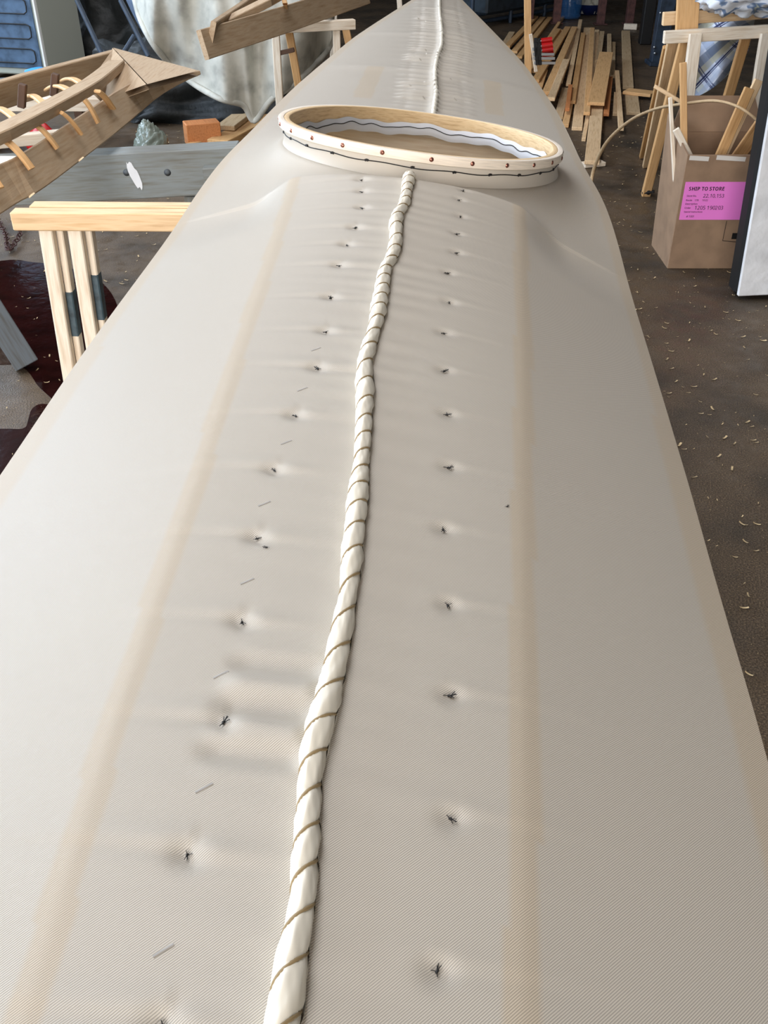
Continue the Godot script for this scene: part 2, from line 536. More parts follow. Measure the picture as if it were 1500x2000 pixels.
func rim_point(th: float, out: float, down: float) -> Vector3:
	var c := cos(th); var n := sin(th)
	var l := Vector2(RIM_A * signf(c) * pow(absf(c), 2.0 / RIM_N), RIM_B * signf(n) * pow(absf(n), 2.0 / RIM_N))
	var g := Vector2(signf(l.x) * pow(absf(l.x) / RIM_A, RIM_N - 1.0) / RIM_A, signf(l.y) * pow(absf(l.y) / RIM_B, RIM_N - 1.0) / RIM_B).normalized()
	l += g * out
	var d := l.rotated(RIM_YAW)
	var s := RIM_S + d.x; var u := RIM_U + d.y
	return Vector3(K_O + s * K_AX + u * K_AZ, EYE - (RIM_D + RIM_PITCH * l.x + RIM_HEEL * l.y) - down, -(s * K_AZ - u * K_AX))

# sweep a closed profile of (out, down) pairs round the rim
func rim_sweep(profile: Array, steps := 200, uvs := Vector2(5, 3)) -> ArrayMesh:
	return grid_mesh(steps + 1, profile.size(), func(u: float, v: float) -> Vector3:
		var p: Vector2 = profile[roundi(v * (profile.size() - 1))]
		return rim_point(TAU * u, p.x, p.y), true, uvs)

func make_kayak() -> void:
	var k := thing("kayak", "skin-on-frame kayak with cream nylon skin, laced deck seam and oval wooden cockpit rim", "kayak", kayak(2.03, 0.0, -0.22))
	# --- deck skin
	var S := []
	var s := -1.3
	while s < 4.1:
		S.append(s)
		s += 0.05 if s < 0.1 else 0.003 if s < 1.19 else 0.006 if s < 1.75 else 0.0042 if s < 3.2 else 0.02
	S.append(4.1)
	var T := []
	var nt := 150
	for i in nt + 1:
		var t := -1.0 + 2.0 * i / nt
		T.append(t * (0.72 + 0.28 * t * t))
	var nu: int = T.size(); var nv: int = S.size()
	var V := PackedVector3Array(); var N := PackedVector3Array(); var U := PackedVector2Array(); var C := PackedColorArray(); var I := PackedInt32Array()
	V.resize(nu * nv); N.resize(nu * nv); U.resize(nu * nv); C.resize(nu * nv)
	var inside := PackedByteArray(); inside.resize(nu * nv)
	var cloth := Color(0.69, 0.645, 0.565)
	var over_wood := Color(0.69, 0.605, 0.485)
	for j in nv:
		var r := row_at(S[j])
		for i in nu:
			var u: float = 0.5 * (r[1] + r[2]) + 0.5 * (r[2] - r[1]) * T[i]
			var ss: float = S[j]
			var hole := 0
			if ss > 1.1 and ss < 1.8:
				var l := rim_local(ss, u)
				var rr := rim_ratio(l)
				if rr < 0.955:
					hole = 1
					if rr > 0.86:
						l *= 0.955 / rr
						var q := l.rotated(RIM_YAW)
						ss = RIM_S + q.x; u = RIM_U + q.y
						r = row_at(ss)
			inside[j * nu + i] = hole
			V[j * nu + i] = kayak(ss, u, smooth_e(r, u) + fold_e(r, u))
			U[j * nu + i] = Vector2(u, ss) / 0.0108
			if ss != S[j]: r = row_at(S[j])
			# where the thin skin lies on the frame its brown wood shows through as a clean-edged strip
			var on_wood: bool = minf(u - r[1], r[2] - u) < 0.0165
			on_wood = on_wood or (ss < MASIK + 0.004 and minf(absf(u - r[3]), absf(u - r[4])) < 0.0078)
			on_wood = on_wood or (ss > 1.9 and ss < 2.2 and absf(absf(u) - 0.125) < 0.018)
			C[j * nu + i] = over_wood if on_wood else cloth
	for j in nv:
		for i in nu:
			var dx := V[j * nu + mini(i + 1, nu - 1)] - V[j * nu + maxi(i - 1, 0)]
			var dy := V[mini(j + 1, nv - 1) * nu + i] - V[maxi(j - 1, 0) * nu + i]
			N[j * nu + i] = dx.cross(-dy).normalized() if dx.cross(-dy).y < 0.0 else dx.cross(dy).normalized()
			if N[j * nu + i].y < 0.0: N[j * nu + i] = -N[j * nu + i]
	for j in nv - 1:
		for i in nu - 1:
			var a := j * nu + i
			if inside[a] and inside[a + 1] and inside[a + nu] and inside[a + nu + 1]: continue
			I.append_array([a, a + nu, a + 1, a + 1, a + nu, a + nu + 1])
	var deck := part(arrays_mesh(V, N, U, I, C), "deck_skin", M.skin, k)
	deck.set_meta("label", "cream twill nylon deck skin drawn tight")
	# --- hull below the gunwales, seen inside through the cockpit
	var HS := []
	s = -1.3
	while s < 4.1:
		HS.append(s); s += 0.06
	HS.append(4.1)
	var prof := [[-1.0, 0.0], [-1.003, 0.012], [-0.99, 0.07], [-0.86, 0.15], [-0.70, 0.19], [-0.35, 0.215], [0.0, 0.235], [0.35, 0.215], [0.70, 0.19], [0.86, 0.15], [0.99, 0.07], [1.003, 0.012], [1.0, 0.0]]
	part(grid_mesh(prof.size(), HS.size(), func(a: float, b: float) -> Vector3:
		var ss: float = HS[roundi(b * (HS.size() - 1))]
		var p: Array = prof[roundi(a * (prof.size() - 1))]
		var l := at_s(GUN_L, ss); var rr := at_s(GUN_R, ss)
		# the hull is shallower towards its narrow ends
		var hull_height_share: float = 0.3 + 0.7 * clampf((rr - l) / 0.45, 0.0, 1.0)
		return kayak(ss, 0.5 * (l + rr) + 0.5 * (rr - l) * p[0], -p[1] * hull_height_share)), "hull_skin", M.skin_plain, k)
	# --- frame members that show in the cockpit
	for ss in [1.25, 1.40, 1.55, 1.70, 1.85]:
		var pts := []
		for a in 21:
			var q := -0.97 + 1.94 * a / 20.0
			pts.append(kayak(ss, q * 0.262, -0.226 + 0.20 * pow(absf(q), 5.0)))
		part(tube(pts, 0.011, 6, 0.45), "rib", M.rib, k)
	for u in [-0.13, 0.0, 0.13]:
		stick(kayak(0.9, u, -0.205), kayak(2.2, u, -0.205), 0.03, 0.018, "stringer", M.rib, k)
	stick(kayak(1.80, -0.25, -0.03), kayak(1.80, 0.25, -0.03), 0.03, 0.05, "deck_beam", M.pine_white, k)
	for side in [-1.0, 1.0]:
		stick(kayak(0.9, side * 0.262, -0.05), kayak(2.0, side * 0.252, -0.05), 0.018, 0.07, "gunwale", M.rib, k)
	# --- laced seam: a roll of gathered skin, bulging between the turns of the thread
	var P := []
	s = 0.08
	while s < 1.1385:
		P.append(s); s += 0.0013
	P.append(1.139)
	var pitch := 0.0232
	var ring := 22
	var seam := func(ss: float, phi: float, extra: float) -> Vector3:
		var q := ss / pitch + 1.6 * (phi / TAU) + 0.35 * sin(ss * 23.0)
		var fr := absf(sin(PI * q))
		var bulge := pow(fr, 0.42)
		var r0 := 0.0068 * (0.92 + 0.10 * sin(ss * 41.0) + 0.05 * sin(ss * 97.0 + 1.0))
		var rr := r0 * (0.80 + 0.23 * bulge)
		rr += (0.00042 * sin(6.0 * phi + ss * 190.0 + 2.5 * sin(ss * 70.0)) + 0.00020 * sin(13.0 * phi + ss * 330.0)) * bulge
		var ends := smoothstep(1.1395, 1.132, ss)
		rr *= sqrt(maxf(ends, 0.0)) * 0.98 + 0.02
		var u0 := at_s(ROPE, ss)
		return kayak(ss, u0 + cos(phi) * (rr + extra), smooth_e(row_at(ss), u0) + 0.0030 + sin(phi) * (rr * 1.08 + extra))
	part(grid_mesh(ring + 1, P.size(), func(a: float, b: float) -> Vector3:
		return seam.call(P[roundi(b * (P.size() - 1))], TAU * (1.0 - a), 0.0), true, Vector2(3, 300)), "laced_seam", M.welt, k)
	var k0 := int(0.09 / pitch) - 1; var k1 := int(1.13 / pitch) + 3
	for n in range(k0, k1):
		var pts := []
		for a in 15:
			var phi := lerpf(PI * 1.08, -0.08 * PI, a / 14.0)
			var target := n - 1.6 * (phi / TAU)
			var ss := target * pitch
			for it in 4:
				ss = (target - 0.35 * sin(ss * 23.0)) * pitch
			if ss > 0.075 and ss < 1.136:
				pts.append(seam.call(ss, phi, 0.0003))
		if pts.size() > 4:
			part(tube(pts, 0.0009, 6), "lacing_turn", M.thread_tan, k)
	# --- after seam
	var Q := []
	s = 1.70
	while s < 3.9:
		Q.append(s); s += 0.005
	part(grid_mesh(15, Q.size(), func(a: float, b: float) -> Vector3:
		var ss: float = Q[roundi(b * (Q.size() - 1))]
		var phi := TAU * (1.0 - a)
		var rr := 0.0050 * (0.55 + 0.5 * pow(absf(sin(PI * (ss / 0.034 + 0.8 * phi / TAU + 0.3 * sin(ss * 17.0)))), 0.6))
		var u0 := at_s(AFT, ss)
		return kayak(ss, u0 + cos(phi) * rr, smooth_e(row_at(ss), u0) + 0.006 + sin(phi) * rr), true), "after_seam", M.welt, k)
	# --- the knots of the lacing that holds the skin to the frame
	var tufts := []
	for v in 3:
		var st := SurfaceTool.new()
		st.begin(Mesh.PRIMITIVE_TRIANGLES)
		st.append_from(tube([Vector3(-0.0012, 0.0002, 0), Vector3(0, 0.0012, 0.0003), Vector3(0.0012, 0.0002, 0)], 0.0009, 6), 0, Transform3D())
		for i in 5:
			var an := rng.randf_range(0, TAU)
			var d := Vector3(cos(an), 0.3, sin(an))
			st.append_from(tube([Vector3.ZERO, d * 0.0022 + Vector3(0, 0.0006, 0), d * rng.randf_range(0.003, 0.0052)], 0.00028, 5), 0, Transform3D())
		tufts.append(st.commit())
	var all := KNOT_L + KNOT_R
	for i in all.size():
		var q: Array = all[i]
		var sc: float = rng.randf_range(0.6, 0.85)
		part(tufts[i % 3], "knot", M.thread_black, k, Transform3D(Basis(Vector3.UP, rng.randf_range(0, TAU)).scaled(Vector3.ONE * sc), deck_at(q[0], q[1], 0.0004)))
	part(tufts[0], "knot", M.thread_black, k, Transform3D(Basis.from_scale(Vector3.ONE * 0.45), deck_at(0.542, 0.108, 0.0002)))
	part(tufts[1], "knot", M.thread_black, k, Transform3D(Basis.from_scale(Vector3.ONE * 0.5), deck_at(0.464, -0.043, 0.0002)))
	for q in PENCIL:
		var pts := []
		for a in 6:
			var t := a / 5.0
			pts.append(deck_at(q[0] - 0.003 + 0.006 * t, q[1] - 0.0035 + 0.007 * t, 0.00005))
		part(tube(pts, 0.0008, 6, 0.1), "pencil_mark", M.pencil, k)
	make_rim(k)

func make_rim(k: Node3D) -> void:
	var hoop := part(rim_sweep([Vector2(-0.0155, 0.034), Vector2(-0.0157, 0.012), Vector2(-0.0155, 0.0015), Vector2(-0.0140, 0.0), Vector2(-0.0085, 0.0), Vector2(-0.0078, 0.001), Vector2(-0.0078, 0.034), Vector2(-0.0155, 0.034)]), "rim_hoop", M.ash, k)
	hoop.set_meta("label", "bent ash hoop of the cockpit rim")
	var lip := part(rim_sweep([Vector2(-0.0077, 0.0102), Vector2(-0.0077, 0.0005), Vector2(-0.0068, 0.0), Vector2(-0.001, 0.0), Vector2(0.0, 0.0009), Vector2(0.0002, 0.0055), Vector2(0.0, 0.0105), Vector2(-0.001, 0.0114), Vector2(-0.0077, 0.0112)]), "rim_lip", M.ash_pale, k)
	lip.set_meta("label", "pale outer lip strip riveted round the rim")
	# skin stretched up the hoop, and its sewn edge inside
	part(grid_mesh(201, 7, func(a: float, b: float) -> Vector3:
		var flare := 0.006 * pow(b, 3.0)
		return rim_point(TAU * a, -0.0066 + flare, 0.011 + 0.030 * b), true, Vector2(100, 3)), "rim_skin", M.skin_plain, k)
	part(grid_mesh(401, 6, func(a: float, b: float) -> Vector3:
		var th := TAU * a
		var wave := 0.0022 * sin(th * 9.0 + 0.6 * sin(th * 4.0)) + 0.0012 * sin(th * 23.0)
		var d := 0.019 + wave + 0.019 * b
		return rim_point(th, -0.0175 - 0.0025 * sin(PI * b) - 0.004 * b, d), true), "skin_edge", M.collar, k)
	for side in [-1, 1]:
		var pts := []
		for i in 241:
			var th := TAU * i / 240.0
			if side < 0:
				var w2 := 0.0022 * sin(th * 9.0 + 0.6 * sin(th * 4.0)) + 0.0012 * sin(th * 23.0)
				pts.append(rim_point(th, -0.0218, 0.026 + w2 + 0.001 * sin(th * 31.0)))
			else:
				pts.append(rim_point(th, -0.0062, 0.0185 + 0.0008 * sin(th * 17.0)))
		part(tube(pts, 0.0007, 6), "stitching_cord", M.thread_black, k)
	# copper rivets and the knots of the cord below them, all round
	var head := lathe([Vector2(0.0001, 0.0016), Vector2(0.0016, 0.0013), Vector2(0.0027, 0.0004), Vector2(0.0029, -0.001)], 12)
	var knob := tube([Vector3(-0.0022, 0, 0), Vector3(0, 0.0006, 0), Vector3(0.0022, 0, 0)], 0.0015, 6)
	for i in 26:
		var th := PI + TAU * (i + 0.36) / 26.0
		var p := rim_point(th, 0.0003, 0.0056)
		var o := (rim_point(th, 0.01, 0.0056) - p).normalized()
		var x := o.cross(Vector3.UP).normalized()
		part(head, "rivet", M.copper, k, Transform3D(Basis(x, o, x.cross(o)), p))
		var p2 := rim_point(th + 0.1, -0.0058, 0.0185)
		part(knob, "cord_knot", M.thread_black, k, Transform3D(Basis(x, Vector3.UP, x.cross(Vector3.UP)), p2))

# ---------------------------------------------------------------- room and light
func make_camera_and_light() -> void:
	var cam := Camera3D.new()
	cam.name = "camera"
	cam.position = Vector3(0, EYE, 0)
	cam.rotation_degrees = Vector3(-TILT, 0, 0)
	cam.fov = rad_to_deg(2.0 * atan(1000.0 / FOCAL))
	cam.near = 0.02
	cam.far = 100.0
	add_child(cam)
	cam.current = true
	var sky := ProceduralSkyMaterial.new()
	sky.sky_top_color = Color(0.70, 0.80, 0.95)
	sky.sky_horizon_color = Color(0.86, 0.90, 0.97)
	sky.ground_bottom_color = Color(0.30, 0.29, 0.27)
	sky.ground_horizon_color = Color(0.45, 0.44, 0.42)
	sky.sun_angle_max = 1.0
	var env := Environment.new()
	env.background_mode = Environment.BG_SKY
	env.sky = Sky.new()
	env.sky.sky_material = sky
	env.background_energy_multiplier = 3.0
	env.tonemap_mode = Environment.TONE_MAPPER_LINEAR
	env.tonemap_exposure = 1.04
	env.sdfgi_enabled = true
	env.ssao_enabled = true
	env.ssil_enabled = true
	var we := WorldEnvironment.new()
	we.name = "environment"
	we.environment = env
	add_child(we)
	# daylight of the open doorway behind the camera, of the rooflights and of the windows in the left wall
	daylight("doorway_light", Vector3(-1.2, 1.75, 3.4), Vector3(-0.9, 1.2, -2.0), Vector2(4.4, 3.2), 2.1, Color(1.0, 0.95, 0.885))
	daylight("rooflight_light", Vector3(-1.3, 3.93, -1.7), Vector3(-1.3, 0.0, -1.71), Vector2(1.6, 3.4), 2.2, Color(0.98, 0.98, 1.0))
	daylight("rooflight_light", Vector3(-0.9, 3.93, -6.4), Vector3(-0.9, 0.0, -6.41), Vector2(1.6, 3.4), 1.6, Color(0.98, 0.98, 1.0))
	for z in [-1.6, -4.6, -7.6]:
		daylight("window_light", Vector3(-4.85, 2.4, z), Vector3(0, 0.8, z + 0.6), Vector2(2.4, 1.9), 3.4, Color(0.86, 0.93, 1.0))

func daylight(called: String, at: Vector3, aim: Vector3, size: Vector2, energy: float, color: Color) -> void:
	var l := AreaLight3D.new()
	l.name = called
	l.area_size = size
	l.light_energy = energy
	l.light_color = color
	l.area_normalize_energy = false
	l.area_range = 30.0
	l.area_attenuation = 2.0
	l.shadow_enabled = true
	add_child(l, true)
	l.look_at_from_position(at, aim)

func slab(called: String, lo: Vector3, hi: Vector3, m: Material) -> void:
	structure(chamfer_box(hi - lo, 0.004), called, m, Transform3D(Basis(), (lo + hi) * 0.5))

func make_room() -> void:
	var floor_mat := mat(Color(0.92, 0.86, 0.78), 0.75, "floor")
	floor_mat.albedo_texture = noise_tex(noise(0.07, 6, FastNoiseLite.TYPE_SIMPLEX_SMOOTH, 21), [[0.0, Color(0.20, 0.18, 0.165)], [0.35, Color(0.33, 0.30, 0.27)], [0.6, Color(0.42, 0.385, 0.345)], [0.8, Color(0.50, 0.46, 0.41)], [1.0, Color(0.85, 0.80, 0.72)]], 1024)
	floor_mat.roughness_texture = noise_tex(noise(0.008, 4, FastNoiseLite.TYPE_SIMPLEX_SMOOTH, 5), [[0.0, Color(0.45, 0.45, 0.45)], [1.0, Color(1, 1, 1)]], 512)
	floor_mat.normal_enabled = true
	floor_mat.normal_texture = noise_tex(noise(0.05, 5, FastNoiseLite.TYPE_SIMPLEX_SMOOTH, 21), [], 1024, 5.0)
	floor_mat.normal_scale = 0.35
	floor_mat.uv1_triplanar = true
	floor_mat.uv1_world_triplanar = true
	floor_mat.uv1_scale = Vector3.ONE * 2.3
	floor_mat.detail_enabled = true
	floor_mat.detail_blend_mode = BaseMaterial3D.BLEND_MODE_MUL
	floor_mat.detail_uv_layer = BaseMaterial3D.DETAIL_UV_2
	floor_mat.uv2_triplanar = true
	floor_mat.uv2_world_triplanar = true
	floor_mat.uv2_scale = Vector3.ONE * 0.33
	floor_mat.detail_albedo = noise_tex(noise(0.012, 5, FastNoiseLite.TYPE_SIMPLEX_SMOOTH, 44), [[0.0, Color(0.62, 0.64, 0.66)], [0.5, Color(0.92, 0.90, 0.87)], [0.8, Color(1, 0.98, 0.94)]], 512)
	slab("floor", Vector3(-5.2, -0.2, -14.2), Vector3(5.2, 0.0, 3.9), floor_mat)
	slab("ceiling", Vector3(-5.2, 4.0, -14.2), Vector3(5.2, 4.2, 3.9), M.roof)
	slab("wall_right", Vector3(5.0, 0.0, -14.2), Vector3(5.2, 4.0, 3.9), M.wall)
	slab("wall_far", Vector3(-5.0, 0.0, -14.2), Vector3(5.0, 4.0, -14.0), M.roof)
	# left wall with three window openings
	slab("wall_left", Vector3(-5.2, 0.0, -14.2), Vector3(-5.0, 1.4, 3.9), M.wall)
	slab("wall_left", Vector3(-5.2, 3.4, -14.2), Vector3(-5.0, 4.0, 3.9), M.wall)
	var edges := [3.9, -0.35, -2.85, -3.35, -5.85, -6.35, -8.85, -14.2]
	for i in 4:
		slab("wall_left", Vector3(-5.2, 1.4, edges[i * 2 + 1]), Vector3(-5.0, 3.4, edges[i * 2]), M.wall)
	for i in 3:
		var z0: float = edges[i * 2 + 2]; var z1: float = edges[i * 2 + 1]
		var w := thing("window_%d" % (i + 1), "", "", Vector3(-5.1, 1.4, (z0 + z1) * 0.5))
		w.remove_meta("label"); w.remove_meta("category")
		w.set_meta("kind", "structure")
		for z in [z0 + 0.03, (z0 + z1) * 0.5, z1 - 0.03]:
			stick(Vector3(-5.1, 1.4, z), Vector3(-5.1, 3.4, z), 0.06, 0.06, "window_frame", M.pine_grey, w)
	# doorway behind the camera
	slab("wall_back", Vector3(-5.2, 0.0, 3.7), Vector3(-3.5, 4.0, 3.9), M.wall)
	slab("wall_back", Vector3(1.1, 0.0, 3.7), Vector3(5.2, 4.0, 3.9), M.wall)
	slab("wall_back", Vector3(-3.5, 3.4, 3.7), Vector3(1.1, 4.0, 3.9), M.wall)

# ---------------------------------------------------------------- things on the left
# a sawhorse: two rails side by side on splayed legs
func sawhorse(label: String, a: Vector3, b: Vector3, m: Material, at: Array, splay := 0.14, group := "") -> Node3D:
	var o := thing("sawhorse", label, "sawhorse", Vector3((a.x + b.x) * 0.5, 0, (a.z + b.z) * 0.5), group)
	var back := (b - a).cross(Vector3.UP).normalized()
	if back.z > 0.0: back = -back
	stick(a, b, 0.038, 0.045, "rail", m, o)
	stick(a + back * 0.041, b + back * 0.041, 0.038, 0.045, "rail", m, o)
	for t in at:
		var p := a.lerp(b, t)
		for sg in [-1.0, 1.0]:
			var top: Vector3 = p + Vector3(0, -0.023, 0) + back * (0.02 + sg * 0.012)
			var foot: Vector3 = Vector3(p.x, 0.0, p.z) + back * (0.02 + sg * splay) + (a - b).normalized() * (0.06 if t < 0.5 else -0.06)
			stick(foot + Vector3(0, 0.004, 0), top, 0.038, 0.036, "leg", m, o, back)
	return o

func make_left() -> void:
	# pine sawhorse the kayak's after body rests on
	var rail_h := EYE - 0.66
	var a := on_h(27, 428, rail_h); var z0 := a.z
	var horse := thing("sawhorse", "pine sawhorse with paint-smeared double legs carrying the cream kayak", "sawhorse", Vector3(-0.4, 0, z0))
	stick(Vector3(a.x, rail_h, z0), Vector3(0.20, rail_h - 0.004, z0 + 0.01), 0.036, 0.040, "rail", M.pine, horse)
	stick(Vector3(a.x + 0.03, rail_h + 0.002, z0 - 0.040), Vector3(0.20, rail_h - 0.002, z0 - 0.030), 0.036, 0.040, "rail", M.pine, horse)
	for q in [[-0.738, -0.765, 0.0], [-0.675, -0.694, 0.0], [0.10, 0.16, 1.0]]:
		var top := Vector3(q[0], rail_h - 0.02, z0)
		var foot := Vector3(q[1], 0.003, z0 + 0.03)
		var lg := stick(foot, top, 0.030, 0.026, "leg", M.pine_white, horse, Vector3(0, 0, 1))
		var off := Vector3(0.0235, 0, -0.024)
		var lb := stick(foot + off, top + off, 0.015, 0.030, "leg_batten", M.pine_white, horse, Vector3(0, 0, 1))
		if q[2] == 0.0:
			var d := (top - foot).normalized()
			var p0 := foot + off + d * (0.56 if q[1] < -0.72 else 0.60)
			stick(p0, p0 + d * 0.11, 0.0162, 0.0315, "paint_smear", M.paint_blue, lb, Vector3(0, 0, 1))
		else:
			stick(foot + Vector3(0, 0, -0.30), top + Vector3(0.0, 0, -0.05), 0.036, 0.030, "leg", M.pine_white, horse, Vector3(0, 0, 1))
	# weathered trestle of heavy grey timber behind it
	var zt := 3.12
	var t0 := on_z(-60, 355, zt); var t1 := on_z(470, 326, zt)
	var tr := thing("timber_trestle", "weathered grey timber trestle with white paint patch and bolt holes", "trestle", Vector3((t0.x + t1.x) * 0.5, 0, -zt))
	var beam := stick(t0, t1, 0.09, 0.142, "beam", M.grey_timber, tr)
	for q in [[247, 337], [327, 337]]:
		var p := on_z(q[0], q[1], zt - 0.0455)
		part(tube([p, p + Vector3(0, 0, -0.004)], 0.011, 14), "bolt_hole", M.grey_dark, beam)
	var blob := []
	for i in 19:
		var an := TAU * i / 18.0
		blob.append(on_z(263, 343, zt - 0.046) + Vector3(cos(an) * 0.015 + sin(an) * -0.014, sin(an) * 0.042 * (1.0 + 0.15 * sin(i * 2.3)), 0))
	part(fan(blob, Vector3(0, 0, 0.0012)), "paint_patch", M.paint_white, beam)
	stick(on_z(400, 345, zt - 0.06), on_z(470, 340, zt - 0.06), 0.05, 0.062, "cleat", M.grey_timber, tr)
	stick(on_z(383, 380, zt), on_z(383, 380, zt) - Vector3(0, 0.42, 0), 0.07, 0.05, "leg", M.grey_timber, tr, Vector3(0, 0, 1))
	var foot := on_h(52, 712, 0.02)
	stick(foot, Vector3(-1.55, 0.66, -zt), 0.085, 0.075, "leg", M.grey_dark, tr, Vector3(0.6, 0, 1))
	stick(Vector3(0.0, 0.01, -zt - 0.02), Vector3(-0.25, 0.66, -zt - 0.02), 0.085, 0.07, "leg", M.grey_dark, tr, Vector3(0, 0, 1))
	# bare frame, keel up, on two sawhorses
	var h := 0.80
	var r1 := on_h(276, 204, 0.70); var r2 := on_h(58, 330, 0.72)
	sawhorse("white pine sawhorse under the bow of the bare kayak frame", Vector3(r1.x - 0.85, 0.70, r1.z), Vector3(r1.x, 0.70, r1.z), M.pine_white, [0.03, 0.1], 0.14)
	sawhorse("white pine sawhorse under the bare kayak frame beside the grey trestle", Vector3(r2.x - 0.95, 0.72, r2.z), Vector3(r2.x, 0.72, r2.z), M.pine_white, [0.05, 0.2], 0.1)
	single(chamfer_box(Vector3(0.036, 0.036, 0.42)), "lumber_stick", M.pine_white, along(on_h(20, 275, 0.725), on_h(152, 262, 0.725)), "loose white stick lying between two sawhorses under the bare frame", "stick")
	var bag := lathe([Vector2(0.001, 0.0), Vector2(0.08, 0.004), Vector2(0.10, 0.05), Vector2(0.07, 0.12), Vector2(0.03, 0.17), Vector2(0.001, 0.18)], 14)
	single(bag, "red_pouch", M.red, Transform3D(Basis.from_scale(Vector3(1.1, 1, 0.8)), on_h(90, 300, 0.0) + Vector3(0, 0.001, 0)), "small red pouch on the floor seen through the bare frame", "pouch")
	kayak_frame(h)
	# offcuts on the floor behind the trestle
	var off_a := on_h(395, 285, 0.0)
	single(chamfer_box(Vector3(0.21, 0.13, 0.12), 0.004), "wood_block", M.pine_red, Transform3D(Basis(Vector3.UP, 0.35), off_a + Vector3(0, 0.067, -0.05)), "orange split wood block on the floor behind the grey trestle", "block")
	for q in [[425, 282, 540, 222, 0.14, 0.05, 0.027, 2, "brown plank on the floor right of the orange block"], [440, 250, 500, 205, 0.12, 0.03, 0.07, 5, "grey-brown plank end lying over the brown plank"], [330, 300, 420, 268, 0.05, 0.03, 0.017, 2, "thin brown batten lying before the orange block"]]:
		var pa := on_h(q[0], q[1], q[6]); var pb := on_h(q[2], q[3], q[6])
		single(chamfer_box(Vector3(q[4], q[5], pa.distance_to(pb)), 0.003), "plank", M.pine_c if q[7] == 2 else M.pine_grey, along(pa, pb), q[8], "plank")
	# bundle wrapped in clear plastic
	lump("wrapped_bundle", on_h(297, 300, 0.0), Vector3(0.10, 0.17, 0.10), M.bag, 5, "grey bundle wrapped in clear plastic left of the orange block", "bundle", 0.2)
	# second bare frame farther back, and its sawhorse
	far_frame()
	make_back_left()

# a flat patch with a little thickness, fan round its middle
func fan(pts: Array, lift: Vector3) -> ArrayMesh:
	var st := SurfaceTool.new()
	st.begin(Mesh.PRIMITIVE_TRIANGLES)
	st.set_smooth_group(-1)
	var mid := Vector3.ZERO
	for p in pts: mid += p
	mid = mid / pts.size() + lift
	var n := lift.normalized()
	for i in pts.size():
		var a: Vector3 = pts[i]; var b: Vector3 = pts[(i + 1) % pts.size()]
		if a.is_equal_approx(b): continue
		var tri := [mid, mid + (a - mid) * 0.97 + lift * 0.97, mid + (b - mid) * 0.97 + lift * 0.97]
		tri = [mid, a + lift, b + lift]
		if (tri[1] - tri[0]).cross(tri[2] - tri[0]).dot(n) > 0.0: tri = [tri[0], tri[2], tri[1]]
		for v in tri: st.add_vertex(v)
		var side := [a + lift, b + lift, b, a + lift, b, a]
		if (side[1] - side[0]).cross(side[2] - side[0]).dot((a + b) * 0.5 - mid) > 0.0: side = [side[0], side[2], side[1], side[3], side[5], side[4]]
		for v in side: st.add_vertex(v)
	st.generate_normals()
	return st.commit()

# an irregular heap or bundle
func lump(called: String, at: Vector3, size: Vector3, m: Material, sd: int, label: String, category: String, wild := 0.55) -> MeshInstance3D:
	var n := noise(1.1, 4, FastNoiseLite.TYPE_SIMPLEX_SMOOTH, sd)
	var mesh := grid_mesh(41, 26, func(u: float, v: float) -> Vector3:
		var th := TAU * u; var ph := v * PI * 0.5
		var d := Vector3(cos(th) * cos(ph), sin(ph), sin(th) * cos(ph))
		var k := 1.0 + wild * n.get_noise_3dv(d * 1.3) + 0.12 * n.get_noise_3dv(d * 5.0)
		return d * size * k, true)
	return single(mesh, called, m, Transform3D(Basis(), at), label, category)

